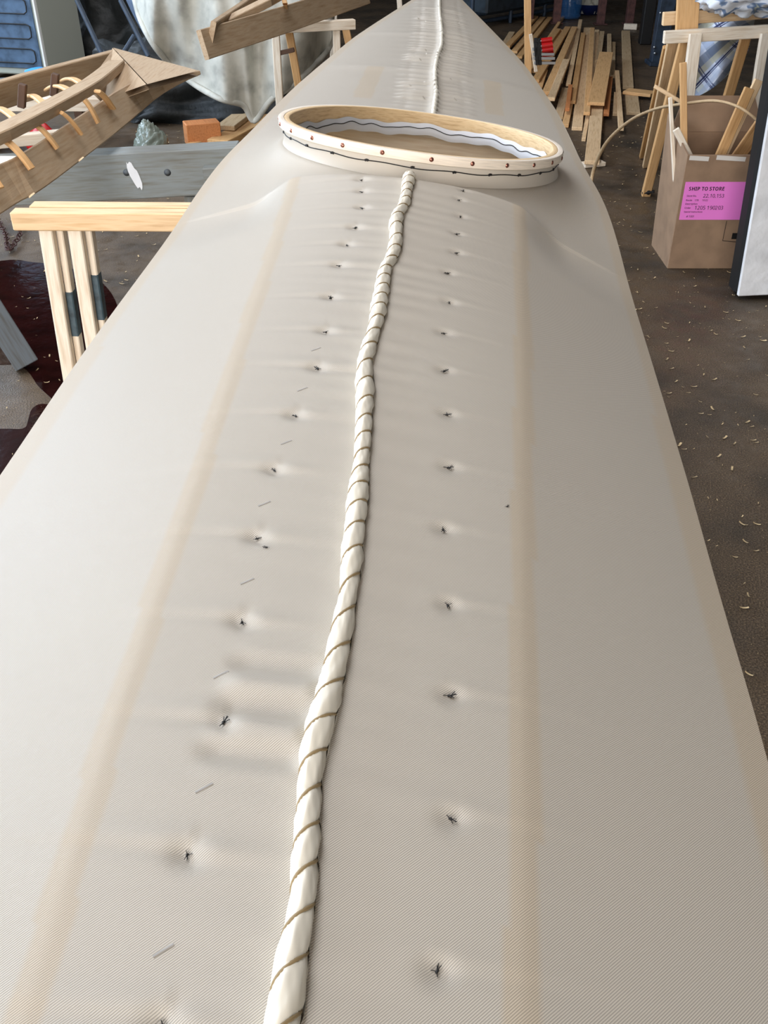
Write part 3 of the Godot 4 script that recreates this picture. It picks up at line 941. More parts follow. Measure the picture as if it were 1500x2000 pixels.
func kayak_frame(h: float) -> void:
	var tip := on_h(392, 140, h)
	var near_a := on_h(-160, 505, h)
	var far_tip := on_h(225, 122, h)
	var far_a := on_h(-160, 236, h)
	var f := thing("kayak_skeleton", "bare upturned kayak frame of cedar gunwales, keelson and bent ribs near trestle", "kayak", Vector3(-0.95, 0.725, -3.2))
	var up := Vector3.UP
	# gunwales are wide planks on edge, leaning outwards
	var lean := Vector3(-0.35, 1, 0).normalized()
	var run := curve_points([on_h(-160, 468, h), on_h(0, 368, h), on_h(60, 336, h), on_h(180, 252, h), on_h(285, 178, h), on_h(388, 142, h + 0.02)], 4)
	plank_run(run, 0.022, 0.098, "gunwale", M.cedar, f, Vector3(-0.55, 1, 0.3).normalized(), 0.15)
	plank_run([far_a, far_a.lerp(far_tip, 0.5) + Vector3(-0.02, 0, 0), far_tip], 0.022, 0.098, "gunwale", M.cedar, f, Vector3(0.25, 1, 0.1).normalized())
	# bow boards that close the two gunwales
	var bow := SurfaceTool.new()
	bow.begin(Mesh.PRIMITIVE_TRIANGLES)
	bow.set_smooth_group(-1)
	var P := [far_tip + Vector3(0, 0.045, 0), on_h(388, 143, h + 0.03), on_h(288, 170, h + 0.045), on_h(205, 200, h + 0.0), on_h(172, 168, h + 0.03)]
	for q in [[0, 1, 2], [0, 2, 3], [0, 3, 4]]:
		var tri := [P[q[0]], P[q[1]], P[q[2]]]
		var n: Vector3 = (tri[1] - tri[0]).cross(tri[2] - tri[0]).normalized()
		if n.y < 0: n = -n
		for sgn in [1.0, -1.0]:
			var w := tri.map(func(v): return v + n * 0.009 * sgn)
			if (w[1] - w[0]).cross(w[2] - w[0]).dot(n * sgn) > 0.0: w = [w[0], w[2], w[1]]
			for v in w: bow.add_vertex(v)
	bow.generate_normals()
	part(bow.commit(), "bow_board", M.cedar, f)
	# keelson down the middle, higher than the gunwales
	var kp := [on_h(-160, 330, h + 0.10), on_h(0, 262, h + 0.10), on_h(110, 205, h + 0.09), on_h(180, 165, h + 0.075), on_h(228, 126, h + 0.05)]
	plank_run(curve_points(kp, 3), 0.06, 0.03, "keelson", M.cedar, f, up)
	# ribs, bent from the keelson down to the gunwales
	var near_ribs := [[[12, 275], [62, 330]], [[68, 242], [112, 290]], [[120, 220], [158, 262]], [[165, 195], [192, 240]], [[190, 178], [220, 212]], [[-50, 305], [0, 368]]]
	for q in near_ribs:
		var k0 := on_h(q[0][0], q[0][1], h + 0.085); var k1 := on_h(q[1][0], q[1][1], h + 0.02)
		var pts := []
		for i in 9:
			var t := i / 8.0
			pts.append(k0.lerp(k1, t) + Vector3(0, 0.008 * sin(PI * t), 0))
		plank_run(pts, 0.024, 0.010, "rib", M.pine_b, f, up)
	var far_ribs := [[[90, 208], [50, 190]], [[140, 180], [92, 176]], [[30, 232], [-20, 216]], [[165, 168], [120, 160]]]
	for q in far_ribs:
		var k0 := on_h(q[0][0], q[0][1], h + 0.085); var k1 := on_h(q[1][0], q[1][1], h + 0.0)
		var pts := []
		for i in 9:
			var t := i / 8.0
			pts.append(k0.lerp(k1, t) + Vector3(0, 0.016 * sin(PI * t), 0))
		plank_run(pts, 0.024, 0.010, "rib", M.pine_b, f, up)
	for q in [[42, 210], [105, 188]]:
		var p := on_h(q[0], q[1], h + 0.02)
		stick(p, p + Vector3(0.02, 0.07, 0), 0.024, 0.02, "peg", M.dark_peg, f, Vector3(0, 0, 1))
	for q in [[55, 378], [152, 308]]:
		var p := on_h(q[0], q[1], h - 0.0)
		part(lathe([Vector2(0.0005, 0.002), Vector2(0.008, 0.0015), Vector2(0.010, -0.002)], 12), "peg_head", M.rib, f, Transform3D(Basis(Vector3.FORWARD, -0.6), p + Vector3(0.012, 0.0, 0.012)))

# a bent board through points: w wide across, t thick, `up` the direction of its thickness side
func plank_run(pts: Array, w: float, t: float, called: String, m: Material, parent: Node3D, up: Vector3, tip_share := 1.0) -> MeshInstance3D:
	var n := pts.size()
	var st := SurfaceTool.new()
	st.begin(Mesh.PRIMITIVE_TRIANGLES)
	st.set_smooth_group(-1)
	var rings := []
	for i in n:
		var d: Vector3 = (pts[mini(i + 1, n - 1)] - pts[maxi(i - 1, 0)]).normalized()
		var x := up.cross(d).normalized()
		var y := d.cross(x)
		var c := 0.12
		var th := t * lerpf(1.0, tip_share, smoothstep(0.7, 1.0, float(i) / (n - 1)))
		var ring := []
		for q in [[1 - c, 1], [1, 1 - c], [1, c - 1], [1 - c, -1], [c - 1, -1], [-1, c - 1], [-1, 1 - c], [c - 1, 1]]:
			var qx: float = signf(q[0]) * maxf(0.0, w * 0.5 - (1.0 - absf(q[0])) / c * 0.003)
			var qy: float = signf(q[1]) * maxf(0.0, th * 0.5 - (1.0 - absf(q[1])) / c * 0.003)
			ring.append(pts[i] + x * qx + y * qy)
		rings.append(ring)
	for i in n - 1:
		for k in 8:
			var a: Vector3 = rings[i][k]; var b: Vector3 = rings[i][(k + 1) % 8]; var e: Vector3 = rings[i + 1][(k + 1) % 8]; var g: Vector3 = rings[i + 1][k]
			var mid: Vector3 = (pts[i] + pts[i + 1]) * 0.5
			var q := [a, b, e, a, e, g]
			if (b - a).cross(e - a).dot((a + e) * 0.5 - mid) > 0.0: q = [a, e, b, a, g, e]
			for v in q: st.add_vertex(v)
	for e in [0, n - 1]:
		var out: Vector3 = pts[e] - pts[1 if e == 0 else n - 2]
		for k in range(1, 7):
			var q := [rings[e][0], rings[e][k], rings[e][k + 1]]
			if (q[1] - q[0]).cross(q[2] - q[0]).dot(out) > 0.0: q = [q[0], q[2], q[1]]
			for v in q: st.add_vertex(v)
	st.generate_normals()
	# the mesh lies along its own z, so that the grain runs with it
	var xf := along(pts[0], pts[n - 1], up)
	var mesh := ArrayMesh.new()
	var st2 := SurfaceTool.new()
	st2.append_from(st.commit(), 0, xf.affine_inverse())
	mesh = st2.commit()
	return part(mesh, called, m, parent, xf)

func far_frame() -> void:
	var h := 0.86
	var f := thing("kayak_skeleton", "farther bare kayak frame whose pointed end lies before the white canvas", "kayak", on_h(540, 40, h - 0.06))
	var tip := on_h(396, 88, h)
	plank_run([tip, on_h(545, 42, h), on_h(715, -14, h)], 0.022, 0.11, "gunwale", M.cedar, f, Vector3(-0.4, 1, 0.3).normalized())
	plank_run([tip + Vector3(0.03, 0.03, -0.05), on_h(485, 15, h), on_h(545, -20, h)], 0.022, 0.10, "gunwale", M.cedar, f, Vector3(0.3, 1, 0).normalized())
	plank_run([on_h(440, 45, h + 0.03), on_h(520, 5, h + 0.08), on_h(600, -40, h + 0.08)], 0.05, 0.03, "keelson", M.cedar, f, Vector3.UP)
	for q in [[[552, -12], [562, 28]], [[592, -35], [612, 5]]]:
		plank_run([on_h(q[0][0], q[0][1], h + 0.06), on_h((q[0][0] + q[1][0]) * 0.5, (q[0][1] + q[1][1]) * 0.5, h + 0.07), on_h(q[1][0], q[1][1], h)], 0.022, 0.010, "rib", M.pine_b, f, Vector3.UP)
	# sawhorse below it
	var e := on_h(546, 197, 0.0)
	e = Vector3(on_z(546, 197, 5.2).x, 0.0, -5.2)
	var e2 := Vector3(on_z(578, 155, 5.3).x, 0.0, -5.3)
	var o := thing("sawhorse", "pale sawhorse standing before the white canvas under the farther frame", "sawhorse", e)
	stick(e, on_z(537, 40, -e.z), 0.038, 0.036, "leg", M.pine_white, o, Vector3(0, 0, 1))
	stick(e2 + Vector3(0.05, 0.002, -0.25), on_z(560, 35, -e.z + 0.05), 0.038, 0.036, "leg", M.pine_b, o, Vector3(0, 0, 1))
	var rt := on_z(537, 36, -e.z) - Vector3(0, 0.045, 0)
	var g := on_z(692, 12, 5.35)
	stick(rt + Vector3(-0.06, 0, 0), Vector3(g.x, rt.y, g.z), 0.045, 0.045, "rail", M.pine_white, o)
	for q in [[655, 120, 656, 12, 0.0], [690, 100, 672, 15, 0.1]]:
		var top := Vector3(on_z(q[2], q[3], 5.35).x, rt.y - 0.02, g.z - q[4])
		stick(Vector3(top.x + (0.0 if q[4] == 0.0 else 0.16), 0.003, top.z + 0.06), top, 0.038, 0.036, "leg", M.pine_white if q[4] == 0.0 else M.pine_b, o, Vector3(0, 0, 1))
	stick(on_z(545, 104, -e.z), on_z(575, 97, -e.z), 0.02, 0.02, "brace", M.dark_peg, o)

func make_back_left() -> void:
	var fa := on_z(640, -75, 8.0); var fb := on_z(800, -75, 8.0)
	sawhorse("farthest pale sawhorse, only its leg showing beyond the kayak's stern", Vector3(fa.x, 0.72, -8.0), Vector3(fb.x, 0.72, -8.0), M.pine_white, [0.1, 0.86], 0.06)
	# old refrigerator, its back with the condenser coil towards us
	var c := on_h(94, 150, 0.06)
	var fr := thing("refrigerator", "old refrigerator showing blue-grey back with black condenser coil and pale side", "refrigerator", Vector3(c.x - 0.3, 0, c.z - 0.3))
	var yaw := -0.25
	var R := Basis(Vector3.UP, yaw)
	var xf := Transform3D(R, Vector3(c.x, 0, c.z))
	part(chamfer_box(Vector3(0.66, 1.5, 0.58), 0.01), "body", M.fridge_side, fr, xf * Transform3D(Basis(), Vector3(-0.33, 0.81, -0.31)))
	part(chamfer_box(Vector3(0.60, 1.40, 0.012), 0.003), "back_panel", M.fridge_back, fr, xf * Transform3D(Basis(), Vector3(-0.34, 0.81, -0.013)))
	part(chamfer_box(Vector3(0.016, 1.5, 0.03), 0.003), "trim", M.fridge_trim, fr, xf * Transform3D(Basis(), Vector3(-0.008, 0.81, -0.012)))
	for x in [-0.6, -0.06]:
		for z in [-0.05, -0.55]:
			part(chamfer_box(Vector3(0.05, 0.06, 0.05)), "foot", M.black, fr, xf * Transform3D(Basis(), Vector3(x, 0.031, z)))
	for i in 7:
		var y := 0.20 + i * 0.17
		var pts := []
		for q in [[-0.60, 0.05], [-0.10, 0.05], [-0.075, 0.035], [-0.07, 0.0], [-0.075, -0.035], [-0.10, -0.05], [-0.60, -0.05]]:
			pts.append(xf * Vector3(q[0], y + q[1], 0.006))
		part(tube(pts, 0.005, 6), "condenser_coil", M.black, fr)
	# low dark bench before it with a blue glove
	var b0 := on_h(-60, 172, 0.35); var b1 := on_h(170, 152, 0.35)
	var bench := thing("bench", "low dark bench in front of the refrigerator", "bench", Vector3((b0.x + b1.x) * 0.5, 0, (b0.z + b1.z) * 0.5))
	stick(b0, b1, 0.30, 0.03, "bench_top", M.grey_dark, bench)
	for t in [0.08, 0.92]:
		var p := b0.lerp(b1, t)
		stick(Vector3(p.x, 0.002, p.z), Vector3(p.x, 0.335, p.z), 0.05, 0.24, "leg", M.dark_peg, bench, Vector3(0, 0, 1))
	glove(on_h(76, 150, 0.366))
	# heaps of dark sheeting
	var q := on_h(200, 130, 0.0)
	lump("tarpaulin_heap", Vector3(q.x + 0.25, 0, q.z - 0.3), Vector3(0.5, 0.95, 0.45), M.heap, 11, "tall black heap of sheeting beside the refrigerator", "heap")
	q = on_h(330, 235, 0.0)
	lump("tarpaulin_heap", Vector3(q.x + 0.1, 0, q.z - 0.25), Vector3(0.75, 0.42, 0.4), M.heap, 23, "low black heap of sheeting below the white canvas", "heap")
	q = on_h(205, 60, 0.0)
	lump("tarpaulin_heap", Vector3(q.x, 0, q.z), Vector3(0.6, 0.9, 0.5), M.heap_green, 31, "dark green heap between the refrigerator and the white canvas", "heap")
	for d in [[[150, 0], [205, 118], "refrigerator"], [[262, 70], [236, 112], "tall black heap"], [[235, 0], [290, 110], "white canvas"]]:
		var a := on_z(d[0][0], d[0][1], 6.1); var b := on_z(d[1][0], d[1][1], 6.0)
		single(tube([a, a.lerp(b, 0.5), b], 0.014, 8), "metal_pipe", M.column, Transform3D(), "thin dark pipe leaning in the sheeting heaps, close to the %s" % d[2], "pipe", "pipes leaning in the heaps")
	# white canvas hung over a boat, its hem sagging
	var hem := [[262, -5], [275, 40], [300, 88], [335, 128], [380, 165], [430, 193], [475, 206], [497, 236], [530, 195], [575, 165], [612, 128], [640, 98], [652, 60]]
	var canvas := grid_mesh(97, 60, func(u: float, v: float) -> Vector3:
		var t := u * (hem.size() - 1)
		var i := mini(int(t), hem.size() - 2)
		var ft := t - i
		var e := Vector2(hem[i][0], hem[i][1]).lerp(Vector2(hem[i + 1][0], hem[i + 1][1]), ft)
		var top := Vector2(lerpf(240, 668, u), -190)
		var p := top.lerp(e, v)
		var z := 6.6 - 0.55 * sin(PI * clampf(u, 0.0, 1.0)) * (0.35 + 0.65 * sin(PI * 0.6 * v))
		z += 0.07 * sin(u * 21.0 + 2.0 * v) * (0.3 + v) + 0.03 * sin(u * 47.0 - 3.0 * v) + 0.05 * sin(u * 9.0 + 5.0 * v)
		return on_z(p.x, p.y, z))
	var cv := thing("canvas_cover", "large off-white canvas cover hanging in folds with a sagging hem", "canvas", on_z(497, 236, 6.4))
	part(canvas, "canvas", M.tarp, cv)
	var hp := []
	for i in hem.size():
		var u := float(i) / (hem.size() - 1)
		var z := 6.6 - 0.55 * sin(PI * u) * (0.35 + 0.65 * sin(PI * 0.6)) + 0.07 * sin(u * 21.0 + 2.0) * 1.3 + 0.03 * sin(u * 47.0 - 3.0) + 0.05 * sin(u * 9.0 + 5.0)
		hp.append(on_z(hem[i][0], hem[i][1], z))
	part(tube(curve_points(hp, 6), 0.018, 8), "hem_rope", M.tarp, cv)
	var blue := grid_mesh(17, 31, func(u: float, v: float) -> Vector3:
		var e := Vector2(lerpf(335, 372, u), lerpf(150, 158, u))
		var top := Vector2(lerpf(205, 270, u), -160)
		var p := top.lerp(e, v) + Vector2(-26 * sin(PI * v), 0)
		return on_z(p.x, p.y, 6.95 + 0.06 * sin(u * 9.0 + v * 4.0)))
	single(blue, "tarpaulin", M.tarp_blue, Transform3D(), "blue-grey tarpaulin edge hanging beside the white canvas", "tarpaulin")

func glove(at: Vector3) -> void:
	var g := thing("work_glove", "crumpled bright blue rubber glove lying on the low dark bench", "glove", at)
	var pts := []
	for q in [[-0.07, 0.02], [-0.03, 0.03], [0.02, 0.035], [0.06, 0.025]]:
		pts.append(at + Vector3(q[0], q[1], 0.0))
	part(tube(curve_points(pts, 5), 0.033, 10, 0.6), "palm", M.glove, g)
	for i in 4:
		var a: Vector3 = at + Vector3(0.05 + 0.006 * i, 0.022, -0.03 + 0.02 * i)
		part(tube(curve_points([a, a + Vector3(0.03, 0.012, 0.006 * (i - 1)), a + Vector3(0.065 - 0.008 * absf(i - 1), -0.006, 0.01 * (i - 1))], 4), 0.0095, 8), "finger", M.glove, g)
	var t := at + Vector3(-0.01, 0.02, 0.025)
	part(tube(curve_points([t, t + Vector3(0.02, 0.008, 0.025), t + Vector3(0.045, -0.003, 0.035)], 4), 0.0105, 8), "thumb", M.glove, g)

# ---------------------------------------------------------------- things on the right
func make_right() -> void:
	make_pile()
	make_clamps()
	make_box()
	make_right_horse()
	make_far_right()
	# leaning post, black flank and whitewashed face
	var foot := on_h(1437, 586, 0.0)
	var post := thing("post", "thick leaning post with whitewashed face and black flank beside the cardboard box", "post", foot + Vector3(0.2, 0, -0.15))
	var xf := Transform3D(Basis(Vector3(0, 0, 1), 0.05), foot)
	part(chamfer_box(Vector3(0.42, 2.6, 0.09), 0.012), "post_core", M.black, post, xf * Transform3D(Basis(), Vector3(0.205, 1.315, -0.06)))
	part(chamfer_box(Vector3(0.41, 2.6, 0.018), 0.004), "white_face", M.paint_white, post, xf * Transform3D(Basis(), Vector3(0.21, 1.315, -0.007)))
	# long thin strip bent over the box
	var c := [on_h(1153, 372, 0.012), on_z(1160, 330, 5.15), on_z(1185, 278, 4.95), on_z(1230, 236, 4.7), on_z(1280, 213, 4.45), on_z(1335, 203, 4.2), on_z(1395, 197, 4.05), on_z(1440, 208, 3.96), on_z(1475, 232, 3.92), on_z(1498, 262, 3.92)]
	single(tube(curve_points(c, 6), 0.009, 6, 0.6), "bent_strip", M.pine_grey, Transform3D(), "long thin bent wooden strip arching from the floor over the box", "strip")
	# scraps on the floor by the box
	var p := on_h(1263, 382, 0.0)
	var clip := thing("spring_clip", "small black spring clip lying on the floor beside the box", "clip", p)
	for s in [-1.0, 1.0]:
		stick(p + Vector3(-0.03, 0.018, 0.012 * s), p + Vector3(0.03, 0.03, 0.03 * s), 0.02, 0.012, "jaw", M.black, clip)
	part(tube([p + Vector3(0, 0.024, -0.03), p + Vector3(0, 0.024, 0.03)], 0.012, 8), "spring", M.black, clip)

const PLANKS := [
	# far end, near end, width in pixels, height of its middle above the floor, kind, label
	[1046, 33, 990, 92, 11, 0.015, 2, "brown board at the far left edge of the offcut pile, nearest the kayak"],
	[1060, 35, 1004, 102, 12, 0.015, 1, "board in the offcut pile, second from the kayak"],
	[1074, 35, 1014, 112, 11, 0.015, 2, "board in the offcut pile, third from the kayak"],
	[1000, 64, 976, 104, 12, 0.012, 5, "short grey board lying along the kayak's edge"],
	[1100, 33, 1072, 75, 6, 0.05, 1, "thin lath lying across the far boards of the pile"],
	[1109, 54, 1046, 158, 13, 0.022, 2, "long brown board behind the clamps in the pile"],
	[1122, 54, 1066, 182, 13, 0.022, 1, "long tan board next to the boards behind the clamps"],
	[1134, 40, 1110, 166, 8, 0.05, 0, "long narrow light batten lying on the tan boards"],
	[1147, 56, 1127, 252, 16, 0.03, 0, "longest light board in the middle of the offcut pile"],
	[1157, 56, 1146, 222, 10, 0.03, 1, "long board lying right against the longest light board"],
	[1176, 63, 1168, 120, 10, 0.02, 5, "pale short batten ending under the wide panel"],
	[1190, 68, 1190, 108, 8, 0.02, 5, "stubby grey batten ending under the wide panel"],
	[1184, 104, 1164, 203, 29, 0.05, 1, "wide golden panel lying on top of the offcuts"],
	[1166, 208, 1156, 318, 26, 0.03, 0, "wide light board reaching nearest to the bent strip"],
	[1106, 118, 1076, 194, 14, 0.05, 0, "light board slanting over the boards beside the clamps"],
	[1105, 174, 1091, 230, 16, 0.02, 5, "pale grey short board close to the kayak's side"],
	[1114, 168, 1108, 214, 8, 0.02, 4, "short orange stick between the pale and the longest boards"],
	[1192, 152, 1184, 224, 10, 0.02, 4, "orange-brown stick right of the wide golden panel"],
	[1205, 140, 1213, 252, 9, 0.045, 0, "narrow pale batten lying over two grey boards"],
	[1207, 183, 1205, 224, 16, 0.015, 5, "short grey board under the narrow pale batten"],
	[1233, 184, 1237, 222, 25, 0.012, 5, "square grey-tan offcut before the L-shaped boards"],
	[1148, 226, 1140, 273, 8, 0.012, 0, "short thin batten beside the wide light board"],
	[1064, 138, 1050, 182, 12, 0.012, 1, "tan board end showing at the kayak's edge below the clamps"],
	[1086, 150, 1066, 205, 14, 0.012, 2, "brown board under the slanting light board"],
	[1222, 62, 1227, 172, 18, 0.014, 5, "long upright board of the L-shaped pair on the floor"],
	[1222, 178, 1276, 184, 22, 0.042, 1, "cross board of the L-shaped pair on the floor"],
	[1090, 58, 1030, 140, 12, 0.012, 2, "dark tan board beneath the boards behind the clamps"],
	[1098, 60, 1044, 140, 9, 0.012, 1, "narrow tan board beneath the slanting battens behind the clamps"],
	[1128, 60, 1092, 160, 12, 0.012, 0, "light board under the long narrow light batten"],
	[1139, 66, 1118, 200, 10, 0.012, 2, "brown board left of and under the longest light board"],
	[1166, 60, 1158, 190, 10, 0.012, 0, "light board right of and below the longest pair of boards"],
	[1118, 180, 1104, 246, 12, 0.012, 1, "tan board between the pale grey and the longest boards"],
	[1176, 196, 1168, 252, 14, 0.012, 1, "tan board under the lower end of the golden panel"],
	[1198, 84, 1196, 150, 9, 0.012, 5, "grey batten between the golden panel and the L-shaped boards"],
	[1138, 322, 1178, 318, 13, 0.02, 3, "little white block under the end of the wide light board"],
]

func make_pile() -> void:
	var kinds := [M.pine, M.pine_b, M.pine_c, M.pine_white, M.pine_red, M.pine_grey]
	# the lowest boards lie on the floor, each later one on those it crosses
	var order := PLANKS.duplicate()
	order.sort_custom(func(p, q): return p[5] < q[5])
	var laid := []
	for q in order:
		var h := 0.0125
		var a := Vector3.ZERO; var b := Vector3.ZERO; var w := 0.05
		for tries in 12:
			a = on_h(q[0], q[1], h); b = on_h(q[2], q[3], h)
			var depth := ((a + b) * 0.5 - Vector3(0, EYE, 0)).dot(ray(750, 1000))
			w = q[4] * depth / FOCAL
			if absf(q[0] - q[2]) > absf(q[1] - q[3]): w *= 1.6
			var across := (b - a).cross(Vector3.UP).normalized() * w * 0.5
			var clash := false
			for o in laid:
				if absf(o[2] - h) > 0.0225: continue
				var inv: Transform3D = o[0].affine_inverse()
				for i in 41:
					for sd in [-1.0, -0.5, 0.0, 0.5, 1.0]:
						var p: Vector3 = inv * (a.lerp(b, i / 40.0) + across * sd)
						if absf(p.x) < o[1].x * 0.5 + 0.002 and absf(p.z) < o[1].y * 0.5 + 0.002: clash = true
			if not clash: break
			h += 0.023
		laid.append([along(a, b), Vector2(w, a.distance_to(b)), h])
		single(chamfer_box(Vector3(snappedf(w, 0.002), 0.022, a.distance_to(b)), 0.002), "board", kinds[q[6]], along(a, b), q[7], "board", "offcut boards in the pile on the floor")

func make_clamps() -> void:
	# battens standing at the pile with clamps on them
	var z := 7.0
	var foot := on_h(1037, 212, 0.0)
	z = -foot.z
	var top := on_z(1026, -30, z)
	single(chamfer_box(Vector3(0.045, 0.03, 0.92), 0.002), "upright_batten", M.pine_b, along(Vector3(foot.x - 0.02, 0.002, -z), Vector3(top.x, 0.92, -z), Vector3(0, 0, 1)), "brown upright batten that the red clamps hang on", "batten")
	var st := along(on_z(1046, 135, z - 0.04), on_z(1037, 72, z - 0.04), Vector3(0, 0, 1))
	single(chamfer_box(Vector3(0.022, 0.02, 0.24), 0.002), "short_batten", M.pine_white, st, "short white batten gripped by the red-handled clamps", "batten")
	for i in 4:
		var y: float = [80, 98, 107, 90][i]
		var x0: float = [1040, 1042, 1043, 1041][i]
		var dz: float = z - 0.06 - 0.03 * (i % 2)
		var cl := thing("bar_clamp", ["red-handled bar clamp, topmost on the upright batten", "red-handled bar clamp, third from the top on the upright batten", "red-handled bar clamp, lowest on the upright batten", "red-handled bar clamp, second from the top on the upright batten"][i], "clamp", on_z(x0 + 12, y, dz), "bar clamps on the upright batten")
		var a := on_z(x0, y + 16, dz); var b := on_z(x0 + 42, y + 16, dz)
		stick(a, b, 0.006, 0.018, "bar", M.steel, cl)
		stick(on_z(x0 + 6, y + 20, dz), on_z(x0 + 6, y - 6, dz), 0.022, 0.014, "jaw", M.black, cl, Vector3(0, 0, 1))
		stick(on_z(x0 + 12, y + 20, dz), on_z(x0 + 12, y - 5, dz), 0.022, 0.014, "sliding_jaw", M.black, cl, Vector3(0, 0, 1))
		part(tube([on_z(x0 + 8, y, dz), on_z(x0 + 20, y, dz)], 0.006, 8), "screw", M.steel, cl)
		var h0 := on_z(x0 + 17, y, dz); var h1 := on_z(x0 + 38, y - 3, dz)
		part(tube([h0, h0.lerp(h1, 0.15), h0.lerp(h1, 0.8), h1], 0.017, 8), "handle", M.red, cl)

func make_box() -> void:
	var z0 := -3.99; var x0 := 1.235; var w := 0.40; var d := 0.30; var hgt := 0.48
	var box := thing("cardboard_box", "brown cardboard box with pink shipping label, full of wood offcuts", "box", Vector3(x0 + w * 0.5, 0, z0 - d * 0.5))
	var t := 0.006
	var card := func(lo: Vector3, hi: Vector3, called: String, m: Material) -> MeshInstance3D:
		return part(chamfer_box(hi - lo, 0.0015), called, m, box, Transform3D(Basis(), (lo + hi) * 0.5))
	var front: MeshInstance3D = card.call(Vector3(x0, 0.001, z0 - t), Vector3(x0 + w, hgt, z0), "front_panel", M.card)
	card.call(Vector3(x0, 0.001, z0 - d), Vector3(x0 + w, 0.50, z0 - d + t), "back_panel", M.card)
	card.call(Vector3(x0 + w - t, 0.001, z0 - d + t), Vector3(x0 + w, 0.50, z0 - t), "side_panel", M.card)
	card.call(Vector3(x0 + t, 0.001, z0 - d + t), Vector3(x0 + w - t, 0.009, z0 - t), "bottom_panel", M.card)
	# left side slopes up to the back where its flap stands open
	var quad := func(P: Array, called: String, m: Material) -> void:
		var st := SurfaceTool.new()
		st.begin(Mesh.PRIMITIVE_TRIANGLES)
		st.set_smooth_group(-1)
		var n: Vector3 = (P[1] - P[0]).cross(P[2] - P[0]).normalized() * t * 0.5
		var F := P.map(func(v): return v + n); var B := P.map(func(v): return v - n)
		for v in [F[0], F[2], F[1], F[0], F[3], F[2], B[0], B[1], B[2], B[0], B[2], B[3]]: st.add_vertex(v)
		for i in 4:
			var j := (i + 1) % 4
			for v in [F[i], F[j], B[j], F[i], B[j], B[i]]: st.add_vertex(v)
		st.generate_normals()
		part(st.commit(), called, m, box)
	quad.call([Vector3(x0 + 0.003, 0.001, z0 - t), Vector3(x0 + 0.003, hgt, z0 - t), Vector3(x0 - 0.02, 0.575, z0 - d), Vector3(x0 + 0.003, 0.001, z0 - d)], "side_panel", M.card)
	quad.call([Vector3(x0, 0.50, z0 - d + 0.003), Vector3(x0 + w, 0.50, z0 - d + 0.003), Vector3(x0 + w - 0.05, 0.635, z0 - d - 0.05), Vector3(x0 + 0.05, 0.635, z0 - d - 0.05)], "flap", M.card)
	# shipping label with its print
	var lo := Vector3(x0 + 0.012, 0.215, z0 + 0.0008); var hi := Vector3(x0 + 0.272, 0.372, z0 + 0.0008)
	var lab := part(chamfer_box(Vector3(hi.x - lo.x, hi.y - lo.y, 0.0012), 0.0003), "shipping_label", M.pink, box, Transform3D(Basis(), (lo + hi) * 0.5))
	lab.set_meta("label", "pink paper shipping label with black print")
	var words := [["SHIP TO STORE", 0.030, 0.338, 0.021, true], ["Store No.", 0.026, 0.312, 0.010, false], ["22.10.153", 0.095, 0.309, 0.020, false], ["Route    178      10:22", 0.026, 0.294, 0.010, false], ["Description", 0.026, 0.279, 0.010, false], ["Order", 0.026, 0.262, 0.010, false], ["1205 190203", 0.068, 0.259, 0.021, false], ["Special instructions", 0.026, 0.246, 0.009, false], ["# 1001", 0.040, 0.226, 0.011, false]]
	for q in words:
		var tm := TextMesh.new()
		tm.text = q[0]
		var fnt := SystemFont.new()
		fnt.font_names = PackedStringArray(["Droid Sans"])
		if q[4]: fnt.font_weight = 700
		tm.font = fnt
		tm.font_size = 32
		tm.pixel_size = q[3] / 32.0
		tm.depth = 0.0004
		tm.horizontal_alignment = HORIZONTAL_ALIGNMENT_LEFT
		part(tm, "lettering", M.ink, lab, Transform3D(Basis(), Vector3(x0 + q[1] + 0.0, q[2] + q[3] * 0.3, z0 + 0.0018)))
	# parcel tape and a printed mark
	for q in [[x0 + 0.0, 0.08], [x0 + 0.11, 0.12]]:
		part(chamfer_box(Vector3(q[1], 0.018, 0.0006), 0.0002), "parcel_tape", M.tape, front, Transform3D(Basis(Vector3(0, 0, 1), -0.06), Vector3(q[0] + q[1] * 0.5 + 0.01, hgt - 0.014, z0 + 0.0006)))
	var mk := Vector3(x0 + 0.262, 0.145, z0 + 0.0004)
	part(chamfer_box(Vector3(0.022, 0.026, 0.0006), 0.0002), "printed_mark", M.black, front, Transform3D(Basis(), mk))
	for q in [[Vector3(-0.047, 0.065, 0), Vector3(-0.047, -0.02, 0)], [Vector3(-0.047, -0.02, 0), Vector3(0.02, -0.026, 0)]]:
		part(tube([mk + q[0], mk + q[1]], 0.0012, 5, 1.0), "printed_mark", M.black, front)
	# offcuts standing in the box, each on its own
	var inside := [
		[[1334, 122], [1336, 300], 13, 4.12, 1, "tan board standing upright in the left half of the cardboard box"],
		[[1464, 172], [1388, 300], 20, 4.10, 2, "wide brown board leaning right in the cardboard box"],
		[[1482, 156], [1418, 292], 17, 4.16, 0, "light board leaning right behind the wide brown one in the box"],
		[[1498, 225], [1440, 300], 26, 4.20, 1, "short broad offcut in the right corner of the box"],
		[[1309, 190], [1299, 262], 7, 4.13, 3, "thin white stick near the box's open left side"],
		[[1320, 252], [1352, 312], 13, 4.05, 3, "grey-white painted stick poking out over the box's front corner"],
		[[1278, 168], [1332, 200], 7, 4.30, 0, "slim light lath resting across the top of the box"],
	]
	var kinds := [M.pine, M.pine_b, M.pine_c, M.pine_white]
